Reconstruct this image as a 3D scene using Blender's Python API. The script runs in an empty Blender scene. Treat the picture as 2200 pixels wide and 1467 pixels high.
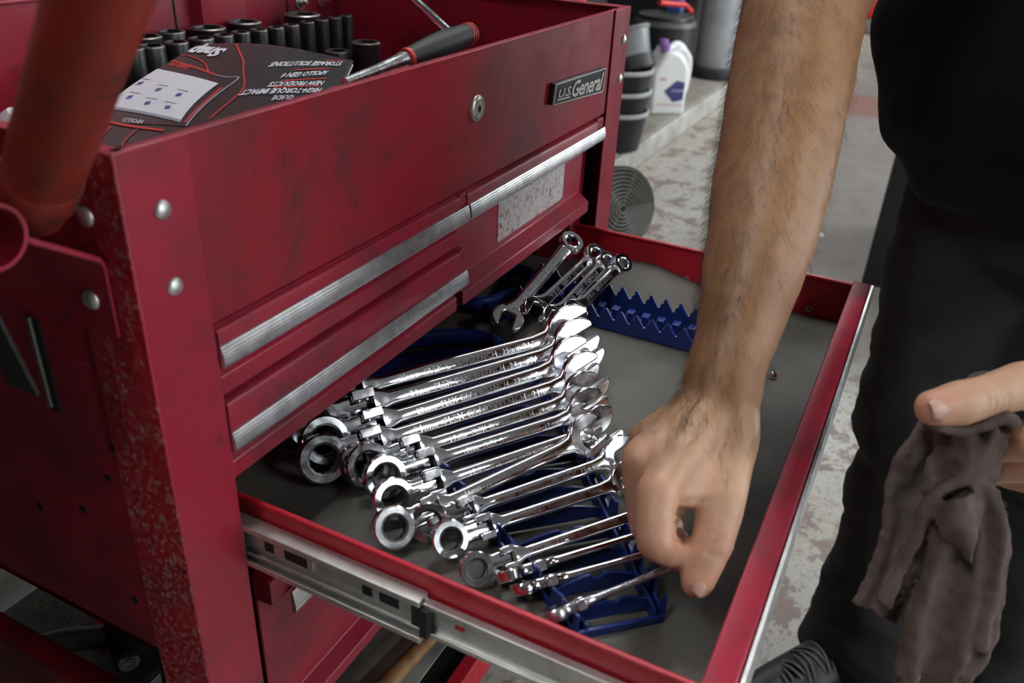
import bpy, bmesh, math, random
import numpy as np
from mathutils import Vector, Matrix, noise
random.seed(7)
PI = math.pi
sc = bpy.context.scene
COL = sc.collection
H = 0.93            # height of the cart's top rim above the floor; rim coordinates have z = 0 there

# ------------------------------------------------------------------ camera, world, lights, exposure
cam_d = bpy.data.cameras.new('camera'); cam = bpy.data.objects.new('camera', cam_d); COL.objects.link(cam)
cr, cu, cb = (0.45359, -0.890068, 0.045124), (0.410831, 0.253759, 0.875685), (-0.79087, -0.378664, 0.480769)
M = Matrix(((cr[0], cu[0], cb[0], -0.28291), (cr[1], cu[1], cb[1], -0.36308), (cr[2], cu[2], cb[2], 0.13237 + H), (0, 0, 0, 1)))
cam.matrix_world = M
cam_d.sensor_fit = 'HORIZONTAL'; cam_d.sensor_width = 36; cam_d.lens = 1820.6 * 36 / 2200
cam_d.clip_start = 0.02; cam_d.clip_end = 100
cam_d.dof.use_dof = True; cam_d.dof.focus_distance = 0.80; cam_d.dof.aperture_fstop = 6.8
sc.camera = cam

w = bpy.data.worlds.new('overcast_sky'); sc.world = w; w.use_nodes = True
bg = w.node_tree.nodes['Background']; bg.inputs[0].default_value = (0.86, 0.93, 1.0, 1); bg.inputs[1].default_value = 1.3

def area(name, loc, target, sx, sy, power, color):
    l = bpy.data.lights.new(name, 'AREA'); l.shape = 'RECTANGLE'; l.size = sx; l.size_y = sy; l.energy = power; l.color = color
    o = bpy.data.objects.new(name, l); COL.objects.link(o); o.location = loc
    o.rotation_euler = (Vector(target) - Vector(loc)).to_track_quat('-Z', 'Y').to_euler()
    return o
# daylight through the open bay doors in front of the cart, and further down the workshop
area('bay_door_daylight', (0.6, -5.6, 1.7), (0.6, 0, 0.9), 4.6, 2.8, 90, (0.90, 0.96, 1.0))
area('second_bay_daylight', (7.6, -5.6, 1.7), (6.5, 0, 0.5), 4.6, 2.8, 430, (0.90, 0.96, 1.0))

vs = sc.view_settings
vs.view_transform = 'Standard'; vs.look = 'None'; vs.gamma = 1.0; vs.use_curve_mapping = False
vs.exposure = -0.10
cy_ = sc.cycles
cy_.max_bounces = 6; cy_.diffuse_bounces = 3; cy_.glossy_bounces = 4; cy_.transmission_bounces = 1; cy_.transparent_max_bounces = 4
cy_.caustics_reflective = False; cy_.caustics_refractive = False

# ------------------------------------------------------------------ materials
MATS = {}
class NT:
    def __init__(s, name):
        s.m = bpy.data.materials.new(name); s.m.use_nodes = True
        s.t = s.m.node_tree; s.b = s.t.nodes['Principled BSDF']; s.co = None
    def n(s, typ, **kw):
        o = s.t.nodes.new(typ)
        for k, v in kw.items():
            if k in o.inputs.keys() if hasattr(o.inputs, 'keys') else False: o.inputs[k].default_value = v
            else: setattr(o, k, v)
        return o
    def link(s, a, b): s.t.links.new(a, b)
    def coord(s):
        if s.co is None: s.co = s.n('ShaderNodeTexCoord')
        return s.co.outputs['Object']
    def noise(s, scale, detail=4, rough=0.6, dist=0, vec=None):
        o = s.n('ShaderNodeTexNoise'); o.inputs['Scale'].default_value = scale; o.inputs['Detail'].default_value = detail
        o.inputs['Roughness'].default_value = rough; o.inputs['Distortion'].default_value = dist
        s.link(vec or s.coord(), o.inputs['Vector']); return o.outputs['Fac']
    def ramp(s, fac, stops, interp='LINEAR'):
        o = s.n('ShaderNodeValToRGB'); o.color_ramp.interpolation = interp
        e = o.color_ramp.elements
        while len(e) > 2: e.remove(e[-1])
        for i, (p, c) in enumerate(stops):
            if i < 2: e[i].position = p; e[i].color = (*c, 1) if len(c) == 3 else c
            else: q = e.new(p); q.color = (*c, 1) if len(c) == 3 else c
        s.link(fac, o.inputs['Fac']); return o.outputs['Color']
    def mix(s, fac, a, b):
        o = s.n('ShaderNodeMix', data_type='RGBA')
        for v, sock in ((fac, o.inputs[0]), (a, o.inputs[6]), (b, o.inputs[7])):
            if hasattr(v, 'is_linked') or hasattr(v, 'links'): s.link(v, sock)
            elif isinstance(v, (int, float)): sock.default_value = v
            else: sock.default_value = (*v, 1)
        return o.outputs[2]
    def bump(s, h, strength=0.2, dist=0.002):
        o = s.n('ShaderNodeBump'); o.inputs['Strength'].default_value = strength; o.inputs['Distance'].default_value = dist
        s.link(h, o.inputs['Height']); s.link(o.outputs['Normal'], s.b.inputs['Normal'])
    def done(s, key, color=None, rough=0.5, metal=0.0, **kw):
        if color is not None:
            if hasattr(color, 'links'): s.link(color, s.b.inputs['Base Color'])
            else: s.b.inputs['Base Color'].default_value = (*color, 1)
        if hasattr(rough, 'links'): s.link(rough, s.b.inputs['Roughness'])
        else: s.b.inputs['Roughness'].default_value = rough
        s.b.inputs['Metallic'].default_value = metal
        for k, v in kw.items(): s.b.inputs[k].default_value = v
        MATS[key] = s.m; return s.m

def plain(key, color, rough=0.5, metal=0.0, var=0.15, scale=40, **kw):
    a = NT(key); f = a.noise(scale, 3)
    c = a.ramp(f, [(0.3, tuple(x * (1 - var) for x in color)), (0.7, tuple(min(1, x * (1 + var)) for x in color))])
    return a.done(key, c, rough, metal, **kw)

def red_paint(key, base, smear=(0.075, 0.016, 0.02), amt=1.0, dust=0.0):
    a = NT(key)
    f1 = a.noise(11, 5, 0.6, 0.4); f2 = a.noise(38, 4, 0.7)
    m1 = a.ramp(f1, [(0.47, (0, 0, 0)), (0.70, (0.75 * amt,) * 3)])
    m2 = a.ramp(f2, [(0.60, (0, 0, 0)), (0.78, (0.7 * amt,) * 3)])
    c = a.mix(m1, base, smear); c = a.mix(m2, c, (0.05, 0.014, 0.017))
    if dust > 0:
        d1 = a.noise(290, 4, 0.72); d2 = a.noise(20, 3, 0.6)
        s1 = a.ramp(d1, [(0.53, (0, 0, 0)), (0.61, (dust,) * 3)])
        s2 = a.ramp(d2, [(0.34, (0, 0, 0)), (0.52, (1, 1, 1))])
        mm = a.n('ShaderNodeMath', operation='MULTIPLY'); a.link(s1, mm.inputs[0]); a.link(s2, mm.inputs[1])
        c = a.mix(mm.outputs[0], c, (0.36, 0.29, 0.23))
    r = a.ramp(f1, [(0.3, (0.30,) * 3), (0.7, (0.48,) * 3)])
    a.bump(a.noise(700, 2), 0.04, 0.0004)
    return a.done(key, c, r, 0.0)
RED = (0.31, 0.015, 0.036)
red_paint('red', RED)
red_paint('red_panel', (0.27, 0.011, 0.022), smear=(0.095, 0.017, 0.021), amt=1.25)
red_paint('red_clean', (0.47, 0.010, 0.024), amt=0.35)
red_paint('red_dusty', (0.34, 0.010, 0.024), amt=0.7, dust=0.85)

a = NT('chrome'); f = a.noise(90, 4, 0.6)
a.done('chrome', (0.93, 0.94, 0.97), a.ramp(f, [(0.35, (0.07,) * 3), (0.75, (0.2,) * 3)]), 1.0)
a = NT('satin_chrome'); f = a.noise(120, 4, 0.6)
a.done('satin_chrome', (0.74, 0.75, 0.78), a.ramp(f, [(0.3, (0.20,) * 3), (0.75, (0.36,) * 3)]), 1.0)
a = NT('dark_ratchet'); f = a.noise(200, 3); a.done('dark_ratchet', (0.11, 0.11, 0.12), 0.4, 1.0)
a = NT('zinc'); f = a.noise(25, 5, 0.65, 0.5)
c = a.ramp(f, [(0.3, (0.52, 0.50, 0.45)), (0.55, (0.72, 0.72, 0.70)), (0.75, (0.46, 0.42, 0.37))])
a.done('zinc', c, 0.42, 0.85)
a = NT('aluminium'); f = a.noise(60, 5, 0.7, 0.3)
c = a.ramp(f, [(0.3, (0.52, 0.51, 0.51)), (0.6, (0.84, 0.84, 0.85)), (0.8, (0.55, 0.53, 0.52))])
a.done('aluminium', c, 0.36, 0.95)
plain('bolt', (0.62, 0.62, 0.60), 0.38, 0.85, 0.2, 300)
plain('nickel', (0.60, 0.58, 0.50), 0.33, 0.9, 0.1, 200)
plain('black_metal', (0.016, 0.016, 0.018), 0.45, 0.3)
a = NT('socket_black'); f = a.noise(60, 4, 0.6)
a.done('socket_black', a.ramp(f, [(0.35, (0.017, 0.019, 0.022)), (0.7, (0.036, 0.037, 0.040))]), 0.42, 0.45)
plain('socket_rim', (0.22, 0.20, 0.18), 0.40, 0.9, 0.35, 150)
a = NT('liner'); f = a.noise(7, 6, 0.6, 0.3); g = a.noise(420, 2, 0.5); k = a.noise(30, 4)
c = a.ramp(f, [(0.32, (0.046, 0.043, 0.036)), (0.5, (0.088, 0.083, 0.070)), (0.72, (0.122, 0.115, 0.098))])
sp = a.ramp(g, [(0.78, (0, 0, 0)), (0.84, (0.5,) * 3)])
c = a.mix(sp, c, (0.34, 0.31, 0.27))
c = a.mix(a.ramp(k, [(0.62, (0, 0, 0)), (0.8, (0.6,) * 3)]), c, (0.048, 0.047, 0.043))
a.bump(a.noise(900, 2), 0.25, 0.0006)
a.done('liner', c, 0.68)
plain('blue_plastic', (0.012, 0.030, 0.165), 0.30, 0.0, 0.1, 30)
a = NT('floor_paint')
f = a.noise(1.9, 7, 0.62, 0.3); g = a.noise(8.5, 7, 0.70, 0.25); h = a.noise(60, 4, 0.6)
c = a.ramp(f, [(0.38, (0.40, 0.36, 0.30)), (0.62, (0.54, 0.535, 0.49))])
p = a.ramp(g, [(0.525, (0, 0, 0)), (0.555, (0.95, 0.95, 0.95))])
c = a.mix(p, c, (0.24, 0.175, 0.155))
q = a.ramp(h, [(0.55, (0, 0, 0)), (0.62, (0.85,) * 3)])
c = a.mix(q, c, (0.30, 0.26, 0.21))
c = a.mix(a.ramp(a.noise(26, 5, 0.7), [(0.56, (0, 0, 0)), (0.66, (0.7,) * 3)]), c, (0.30, 0.255, 0.195))
c = a.mix(a.ramp(a.noise(150, 3, 0.5), [(0.64, (0, 0, 0)), (0.69, (0.9,) * 3)]), c, (0.13, 0.11, 0.09))
q2 = a.ramp(a.noise(90, 3, 0.5), [(0.66, (0, 0, 0)), (0.71, (0.9,) * 3)])
c = a.mix(q2, c, (0.72, 0.66, 0.54))
# smooth grey-brown concrete further down the bay and a faded red line across it
sx = a.n('ShaderNodeSeparateXYZ'); a.link(a.coord(), sx.inputs[0])
far = a.n('ShaderNodeMapRange'); a.link(sx.outputs['Y'], far.inputs[0])
for i, v in ((1, 0.33), (2, 0.10), (3, 0.0), (4, 1.0)): far.inputs[i].default_value = v
fx = a.n('ShaderNodeMapRange'); a.link(sx.outputs['X'], fx.inputs[0])
for i, v in ((1, 1.6), (2, 1.9), (3, 0.0), (4, 0.85)): fx.inputs[i].default_value = v
mm = a.n('ShaderNodeMath', operation='MULTIPLY'); a.link(far.outputs[0], mm.inputs[0]); a.link(fx.outputs[0], mm.inputs[1])
c = a.mix(mm.outputs[0], c, a.ramp(a.noise(3, 5), [(0.3, (0.165, 0.143, 0.130)), (0.7, (0.22, 0.195, 0.178))]))
ln = a.n('ShaderNodeMath', operation='COMPARE'); a.link(sx.outputs['X'], ln.inputs[0]); ln.inputs[1].default_value = 5.05; ln.inputs[2].default_value = 0.28
c = a.mix(ln.outputs[0], c, (0.23, 0.11, 0.085))
a.bump(g, 0.3, 0.004)
a.done('floor_paint', c, 0.62)
a = NT('concrete'); f = a.noise(5, 6, 0.65, 0.4)
a.bump(a.noise(40, 4), 0.3, 0.004)
a.done('concrete', a.ramp(f, [(0.3, (0.20, 0.175, 0.14)), (0.7, (0.37, 0.345, 0.30))]), 0.8)
plain('concrete_edge', (0.40, 0.385, 0.35), 0.8, 0, 0.25, 9)
plain('wall_paint', (0.10, 0.10, 0.10), 0.8, 0, 0.2, 1.5)
plain('ceiling_paint', (0.14, 0.14, 0.14), 0.8, 0, 0.15, 1.5)
plain('tray_floor', (0.26, 0.28, 0.25), 0.6, 0, 0.45, 14)
plain('debris', (0.75, 0.62, 0.25), 0.6, 0, 0.6, 60)
a = NT('skin'); f = a.noise(16, 5, 0.6, 0.3); g = a.noise(70, 4, 0.6)
c = a.ramp(f, [(0.3, (0.275, 0.128, 0.052)), (0.52, (0.345, 0.172, 0.078)), (0.75, (0.40, 0.215, 0.105))])
c = a.mix(a.ramp(g, [(0.5, (0, 0, 0)), (0.75, (0.45,) * 3)]), c, (0.285, 0.120, 0.052))
at = a.n('ShaderNodeAttribute', attribute_name='blush')
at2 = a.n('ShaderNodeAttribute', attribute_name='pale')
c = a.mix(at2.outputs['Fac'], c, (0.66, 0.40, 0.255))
c = a.mix(at.outputs['Fac'], c, (0.68, 0.29, 0.21))
gw = a.n('ShaderNodeTexVoronoi'); gw.inputs['Scale'].default_value = 420; a.link(a.coord(), gw.inputs['Vector'])
a.bump(gw.outputs['Distance'], 0.18, 0.0006)
a.done('skin', c, 0.46, 0.0)
plain('nail', (0.60, 0.36, 0.28), 0.32, 0, 0.08, 100)
plain('hair', (0.012, 0.008, 0.006), 0.5, 0, 0.2, 50)
def cloth(key, c0, c1, sc_, rough=0.9, weave=900):
    a = NT(key); f = a.noise(sc_, 5, 0.6); wv = a.noise(weave, 2)
    a.bump(wv, 0.35, 0.0008)
    a.done(key, a.ramp(f, [(0.3, c0), (0.7, c1)]), rough, 0, **{'Specular IOR Level': 0.12})
cloth('shirt', (0.0080, 0.0080, 0.0088), (0.0125, 0.0125, 0.0135), 9)
cloth('jeans', (0.022, 0.0225, 0.024), (0.042, 0.043, 0.046), 6)
cloth('rag', (0.075, 0.053, 0.047), (0.140, 0.106, 0.096), 45, 0.95, 1400)
plain('rag_hem', (0.17, 0.14, 0.12), 0.95, 0, 0.3, 300)
plain('shoe', (0.011, 0.011, 0.012), 0.5, 0, 0.3, 60)
plain('lace', (0.10, 0.10, 0.105), 0.7, 0, 0.2, 200)
a = NT('orange_tube'); f = a.noise(22, 5, 0.6, 0.4)
c = a.ramp(f, [(0.35, (0.25, 0.020, 0.009)), (0.53, (0.20, 0.024, 0.014)), (0.66, (0.05, 0.018, 0.016))])
a.done('orange_tube', c, 0.38, 0.1)
plain('rubber', (0.020, 0.021, 0.022), 0.55, 0, 0.3, 120)
plain('red_rubber', (0.45, 0.035, 0.025), 0.5, 0, 0.2, 60)
plain('cover_black', (0.014, 0.013, 0.013), 0.38, 0, 0.2, 60)
plain('print_white', (0.84, 0.87, 0.93), 0.35, 0, 0.03, 30)
plain('print_red', (0.55, 0.035, 0.025), 0.4, 0, 0.1, 40)
plain('print_blue', (0.05, 0.09, 0.30), 0.4, 0, 0.1, 40)
plain('print_grey', (0.30, 0.36, 0.42), 0.4, 0, 0.1, 40)
plain('white_plastic', (0.92, 0.93, 0.92), 0.4, 0, 0.04, 12)
plain('purple_plastic', (0.28, 0.13, 0.42), 0.4, 0, 0.1, 12)
plain('label_blue', (0.055, 0.055, 0.20), 0.4, 0, 0.3, 60)
plain('rim_grey', (0.46, 0.48, 0.46), 0.45, 0, 0.1, 20)
plain('grey_plastic', (0.20, 0.21, 0.215), 0.4, 0, 0.1, 20)
plain('black_plastic', (0.008, 0.008, 0.009), 0.45, 0, 0.2, 20)
plain('bright_red', (0.60, 0.02, 0.02), 0.4, 0, 0.1, 20)
plain('steel_grey', (0.17, 0.165, 0.155), 0.45, 0.6, 0.35, 14)
plain('cylinder_grey', (0.42, 0.43, 0.44), 0.35, 0.2, 0.15, 8)
plain('fan_wire', (0.17, 0.17, 0.15), 0.45, 0.3, 0.2, 30)
plain('badge_black', (0.018, 0.019, 0.020), 0.35, 0.2, 0.2, 60)
plain('badge_silver', (0.52, 0.50, 0.46), 0.4, 0.6, 0.1, 60)
a = NT('wood'); sxx = a.n('ShaderNodeMapping'); a.link(a.coord(), sxx.inputs[0]); sxx.inputs['Scale'].default_value = (60, 6, 60)
f = a.noise(1.0, 5, 0.6, 0.5, sxx.outputs[0]); a.done('wood', a.ramp(f, [(0.3, (0.16, 0.075, 0.025)), (0.7, (0.34, 0.19, 0.07))]), 0.55)
a = NT('worn_sticker'); mp = a.n('ShaderNodeMapping'); a.link(a.coord(), mp.inputs[0]); mp.inputs['Scale'].default_value = (70, 1, 42); mp.inputs['Rotation'].default_value = (0, 0.5, 0)
f = a.noise(2.2, 6, 0.7, 1.6, mp.outputs[0])
a.done('worn_sticker', a.ramp(f, [(0.50, (0.52, 0.50, 0.48)), (0.56, (0.45, 0.36, 0.36)), (0.60, (0.26, 0.03, 0.05))]), 0.6)
a = NT('tube_lamp'); a.b.inputs['Emission Color'].default_value = (0.95, 0.98, 1.0, 1); a.b.inputs['Emission Strength'].default_value = 55.0; a.done('tube_lamp', (0.9, 0.9, 0.9), 0.5)

# ------------------------------------------------------------------ mesh helpers (rim coordinates; build() adds H)
WLOC = {}
class MB:
    def __init__(s): s.v = []; s.f = []; s.mi = []
    def add(s, vs, fs, mi=0, M=None):
        b = len(s.v)
        if M is not None: vs = [tuple(M @ Vector(p)) for p in vs]
        s.v += [tuple(p) for p in vs]; s.f += [tuple(b + i for i in f) for f in fs]; s.mi += [mi] * len(fs); return s
    def box(s, x0, x1, y0, y1, z0, z1, mi=0, M=None):
        vs = [(x, y, z) for z in (z0, z1) for y in (y0, y1) for x in (x0, x1)]
        return s.add(vs, [(0, 2, 3, 1), (4, 5, 7, 6), (0, 1, 5, 4), (2, 6, 7, 3), (0, 4, 6, 2), (1, 3, 7, 5)], mi, M)
    def prism(s, poly, d0, d1, mapf, mi=0, M=None):
        n = len(poly)
        vs = [mapf(a, b, d0) for a, b in poly] + [mapf(a, b, d1) for a, b in poly]
        fs = [tuple(range(n))[::-1], tuple(range(n, 2 * n))] + [(i, (i + 1) % n, n + (i + 1) % n, n + i) for i in range(n)]
        return s.add(vs, fs, mi, M)
    def tube(s, pts, rad, n=12, mi=0, M=None, cap=True, up=None, flat=1.0):
        pts = [Vector(p) for p in pts]
        if not hasattr(rad, '__len__'): rad = [rad] * len(pts)
        vs = []; fs = []; t0 = None; nrm = None
        for i, p in enumerate(pts):
            t = (pts[min(i + 1, len(pts) - 1)] - pts[max(i - 1, 0)]).normalized()
            if nrm is None:
                ref = Vector(up) if up else (Vector((0, 0, 1)) if abs(t.z) < 0.9 else Vector((1, 0, 0)))
                nrm = (ref - t * ref.dot(t)).normalized()
            else: nrm = (nrm - t * nrm.dot(t)).normalized()
            bn = t.cross(nrm)
            for k in range(n):
                a_ = 2 * PI * k / n
                vs.append(p + (nrm * math.cos(a_) * flat + bn * math.sin(a_)) * rad[i])
        for i in range(len(pts) - 1):
            for k in range(n):
                fs.append((i * n + k, i * n + (k + 1) % n, (i + 1) * n + (k + 1) % n, (i + 1) * n + k))
        if cap: fs.append(tuple(range(n))[::-1]); fs.append(tuple(range((len(pts) - 1) * n, len(pts) * n)))
        return s.add(vs, fs, mi, M)
    def lathe(s, prof, n=24, mi=0, M=None, close=False, rfun=None, mis=None):
        vs = []; m = len(prof)
        for j, (r, z) in enumerate(prof):
            for k in range(n):
                a_ = 2 * PI * k / n; rr = r * (rfun(j, a_) if rfun else 1)
                vs.append((rr * math.cos(a_), rr * math.sin(a_), z))
        last = m if close else m - 1
        for j in range(last):
            fs = [(j * n + k, j * n + (k + 1) % n, ((j + 1) % m) * n + (k + 1) % n, ((j + 1) % m) * n + k) for k in range(n)]
            if j == 0: base = len(s.v); s.add(vs, [], 0, M)
            s.f += [tuple(base + i for i in f) for f in fs]; s.mi += [mis[j] if mis else mi] * len(fs)
        if not close:
            for j, rev in ((0, True), (m - 1, False)):
                if prof[j][0] > 1e-6:
                    f = tuple(base + j * n + k for k in range(n)); s.f.append(f[::-1] if rev else f); s.mi.append(mi)
        return s
    def grid(s, fn, nu, nv, mi=0):
        vs = [fn(i / nu, j / nv) for j in range(nv + 1) for i in range(nu + 1)]
        fs = [(j * (nu + 1) + i, j * (nu + 1) + i + 1, (j + 1) * (nu + 1) + i + 1, (j + 1) * (nu + 1) + i) for j in range(nv) for i in range(nu)]
        return s.add(vs, fs, mi)
    def ball(s, c, r, sx=1, sy=1, sz=1, n=14, m=8, mi=0, M=None):
        prof = [(max(1e-7, math.sin(PI * j / m)), -math.cos(PI * j / m)) for j in range(m + 1)]
        vs = [(c[0] + r * sx * p * math.cos(2 * PI * k / n), c[1] + r * sy * p * math.sin(2 * PI * k / n), c[2] + r * sz * z) for p, z in prof for k in range(n)]
        fs = [(j * n + k, j * n + (k + 1) % n, (j + 1) * n + (k + 1) % n, (j + 1) * n + k) for j in range(m) for k in range(n)]
        return s.add(vs, fs, mi, M)
    def capsule(s, a, b, ra, rb, n=30):
        a = Vector(a); b = Vector(b); t = (b - a)
        L = t.length; t = t.normalized() if L > 1e-9 else Vector((0, 0, 1))
        pts = []; rad = []
        for k in range(6):
            q = PI / 2 * (1 - k / 5); pts.append(a - t * ra * math.sin(q)); rad.append(max(1e-5, ra * math.cos(q)))
        for k in range(6):
            q = PI / 2 * k / 5; pts.append(b + t * rb * math.sin(q)); rad.append(max(1e-5, rb * math.cos(q)))
        # keep direction well defined
        ref = Vector((0, 0, 1)) if abs(t.z) < 0.9 else Vector((1, 0, 0))
        n1 = (ref - t * ref.dot(t)).normalized(); n2 = t.cross(n1)
        vs = [p + (n1 * math.cos(2 * PI * k / n) + n2 * math.sin(2 * PI * k / n)) * r for p, r in zip(pts, rad) for k in range(n)]
        m = len(pts)
        fs = [(i * n + k, i * n + (k + 1) % n, (i + 1) * n + (k + 1) % n, (i + 1) * n + k) for i in range(m - 1) for k in range(n)]
        fs.append(tuple(range(n))[::-1]); fs.append(tuple(range((m - 1) * n, m * n)))
        return s.add(vs, fs)
    def chain(s, pts, rads):
        for i in range(len(pts) - 1): s.capsule(pts[i], pts[i + 1], rads[i], rads[i + 1])
        return s
    def build(s, name, mat, parent=None, origin=None, bevel=0.0, seg=2, sharp=38, local=False, kind=None, label=None):
        me = bpy.data.meshes.new(name)
        if parent is not None and origin is None: origin = WLOC[parent.name]
        if origin is None: origin = (0, 0, 0)
        o3 = Vector(origin)
        if local: vs = s.v
        else: vs = [(p[0] - o3[0], p[1] - o3[1], p[2] + H - o3[2]) for p in s.v]
        me.from_pydata(vs, [], s.f)
        mats = mat if isinstance(mat, (list, tuple)) else [mat]
        for k in mats: me.materials.append(MATS[k])
        me.polygons.foreach_set('use_smooth', [True] * len(me.polygons))
        me.polygons.foreach_set('material_index', s.mi)
        me.update()
        if sharp: me.set_sharp_from_angle(angle=math.radians(sharp))
        o = bpy.data.objects.new(name, me); COL.objects.link(o)
        if parent is not None:
            o.parent = parent
            ow = Vector(origin) - Vector(WLOC[parent.name]); o.location = ow if not local else Vector(origin) - Vector(WLOC[parent.name]) if origin else (0, 0, 0)
        else: o.location = o3
        WLOC[o.name] = tuple(origin)
        if bevel:
            b = o.modifiers.new('bevel', 'BEVEL'); b.width = bevel; b.segments = seg; b.limit_method = 'ANGLE'; b.angle_limit = math.radians(40)
        if kind: o['kind'] = kind
        if label: o['label'] = label
        return o

def tag(o, label, cat=None, group=None, kind=None):
    o['label'] = label
    if cat: o['category'] = cat
    if group: o['group'] = group
    if kind: o['kind'] = kind
    return o
def thing(name, loc, label, cat, group=None):
    o = bpy.data.objects.new(name, None); COL.objects.link(o); o.empty_display_size = 0.05
    o.location = (loc[0], loc[1], loc[2] + H); WLOC[o.name] = (loc[0], loc[1], loc[2] + H)
    return tag(o, label, cat, group)
def base(x, y, z): return (x, y, z + H)
def frame(o, x, z):
    """matrix with local X along x, local Z as near z as can be, at o"""
    x = Vector(x).normalized(); z = Vector(z); z = (z - x * z.dot(x)).normalized(); y = z.cross(x)
    return Matrix(((x[0], y[0], z[0], o[0]), (x[1], y[1], z[1], o[1]), (x[2], y[2], z[2], o[2]), (0, 0, 0, 1)))
def axis_frame(o, z):
    z = Vector(z).normalized(); ref = Vector((0, 0, 1)) if abs(z.z) < 0.9 else Vector((1, 0, 0))
    return frame(o, ref.cross(z), z)
def text_mesh(body, size=1.0, offset=0.0, shear=0.0, spacing=1.0, extrude=0.0):
    cu_ = bpy.data.curves.new('lettering', 'FONT'); cu_.body = body; cu_.size = size; cu_.offset = offset; cu_.shear = shear
    cu_.space_character = spacing; cu_.extrude = extrude; cu_.resolution_u = 2
    o = bpy.data.objects.new('lettering', cu_); COL.objects.link(o)
    bpy.context.view_layer.update()
    me = bpy.data.meshes.new_from_object(o.evaluated_get(bpy.context.evaluated_depsgraph_get()))
    cu_.offset = 0.0; bpy.context.view_layer.update()
    bb = [tuple(c) for c in o.evaluated_get(bpy.context.evaluated_depsgraph_get()).bound_box]
    lo = [min(c[i] for c in bb) - 0.02 * size for i in (0, 1)]; hi = [max(c[i] for c in bb) + 0.02 * size for i in (0, 1)]
    vs = [(min(hi[0], max(lo[0], v.co.x)), min(hi[1], max(lo[1], v.co.y)), v.co.z) for v in me.vertices]; fs = [tuple(p.vertices) for p in me.polygons]
    bpy.data.objects.remove(o); bpy.data.curves.remove(cu_); bpy.data.meshes.remove(me)
    return vs, fs
def evaluated(o):
    bpy.context.view_layer.update()
    return bpy.data.meshes.new_from_object(o.evaluated_get(bpy.context.evaluated_depsgraph_get()))
def remeshed(mb, voxel, smooth=4, factor=0.5):
    me = bpy.data.meshes.new('raw'); me.from_pydata(mb.v, [], mb.f); me.update()
    bm_ = bmesh.new(); bm_.from_mesh(me); bmesh.ops.recalc_face_normals(bm_, faces=bm_.faces); bm_.to_mesh(me); bm_.free()
    o = bpy.data.objects.new('raw', me); COL.objects.link(o)
    r = o.modifiers.new('r', 'REMESH'); r.mode = 'VOXEL'; r.voxel_size = voxel
    if smooth:
        s_ = o.modifiers.new('s', 'SMOOTH'); s_.factor = factor; s_.iterations = smooth
    out = evaluated(o); bpy.data.objects.remove(o); bpy.data.meshes.remove(me)
    return out
def coords(me):
    c = np.empty(len(me.vertices) * 3); me.vertices.foreach_get('co', c); n = np.empty(len(me.vertices) * 3); me.vertices.foreach_get('normal', n)
    return c.reshape(-1, 3), n.reshape(-1, 3)
def fbm(p, s): return noise.fractal(Vector(p) * s, 0.8, 2.0, 3)

# ------------------------------------------------------------------ setting
ZF = -H
def slab(name, x0, x1, y0, y1, z0, z1, mat, kind='structure', label=None):
    return MB().box(x0, x1, y0, y1, z0, z1).build(name, mat, kind=kind, label=label)
slab('floor', -4.5, 15, -5.7, 2.6, ZF - 0.1, ZF, 'floor_paint')
lg = MB(); lg.box(-4.5, 15, 0.74, 2.6, ZF, ZF + 0.10)
o = lg.build('trim_1', 'concrete', bevel=0.012, kind='structure', label='raised concrete ledge along the back of the workshop')
MB().box(-4.5, 15, 0.715, 0.745, ZF, ZF + 0.097).build('trim_2', 'concrete_edge', bevel=0.01, kind='structure', label='pale worn kerb edge of the concrete ledge')
slab('wall_back', -4.5, 15, 2.6, 2.75, ZF, ZF + 3.6, 'wall_paint')
slab('wall_left', -4.65, -4.5, -5.7, 2.6, ZF, ZF + 3.6, 'wall_paint')
slab('wall_right', 15, 15.15, -5.7, 2.6, ZF, ZF + 3.6, 'wall_paint')
m = MB()
for (xa, xb, za, zb) in ((-4.5, -1.9, 0, 3.6), (-1.9, 3.1, 3.1, 3.6), (3.1, 5.1, 0, 3.6), (5.1, 10.1, 3.1, 3.6), (10.1, 15, 0, 3.6)): m.box(xa, xb, -5.85, -5.7, ZF + za, ZF + zb)
m.build('wall_front', 'wall_paint', kind='structure')
slab('ceiling', -4.5, 15, -5.7, 2.6, ZF + 3.6, ZF + 3.7, 'ceiling_paint')
for i, (x, y) in enumerate([(-1.4, 0.20), (1.2, 0.15), (4.2, 0.1), (7.4, 0.1), (0.1, -3.4), (3.2, -3.4), (6.4, -3.4)]):
    t = thing('ceiling_lamp', (x, y, ZF + 3.0), ['twin tube ceiling lamp behind the photographer', 'twin tube ceiling lamp above the open drawer', 'twin tube ceiling lamp over the red floor line', 'twin tube ceiling lamp far down the workshop', 'twin tube ceiling lamp straight out from the cart front near the bay door', 'twin tube ceiling lamp just inside between the bay doors', 'twin tube ceiling lamp just inside the far bay door'][i], 'lamp', 'ceiling lamps')
    MB().box(x - 0.65, x + 0.65, y - 0.14, y + 0.14, ZF + 3.02, ZF + 3.10).build('lamp_housing', 'white_plastic', t, bevel=0.01)
    for dy in (-0.07, 0.07):
        MB().tube([(x - 0.6, y + dy, ZF + 2.99), (x + 0.6, y + dy, ZF + 2.99)], 0.028, 10).build('lamp_tube', 'tube_lamp', t)

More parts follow.
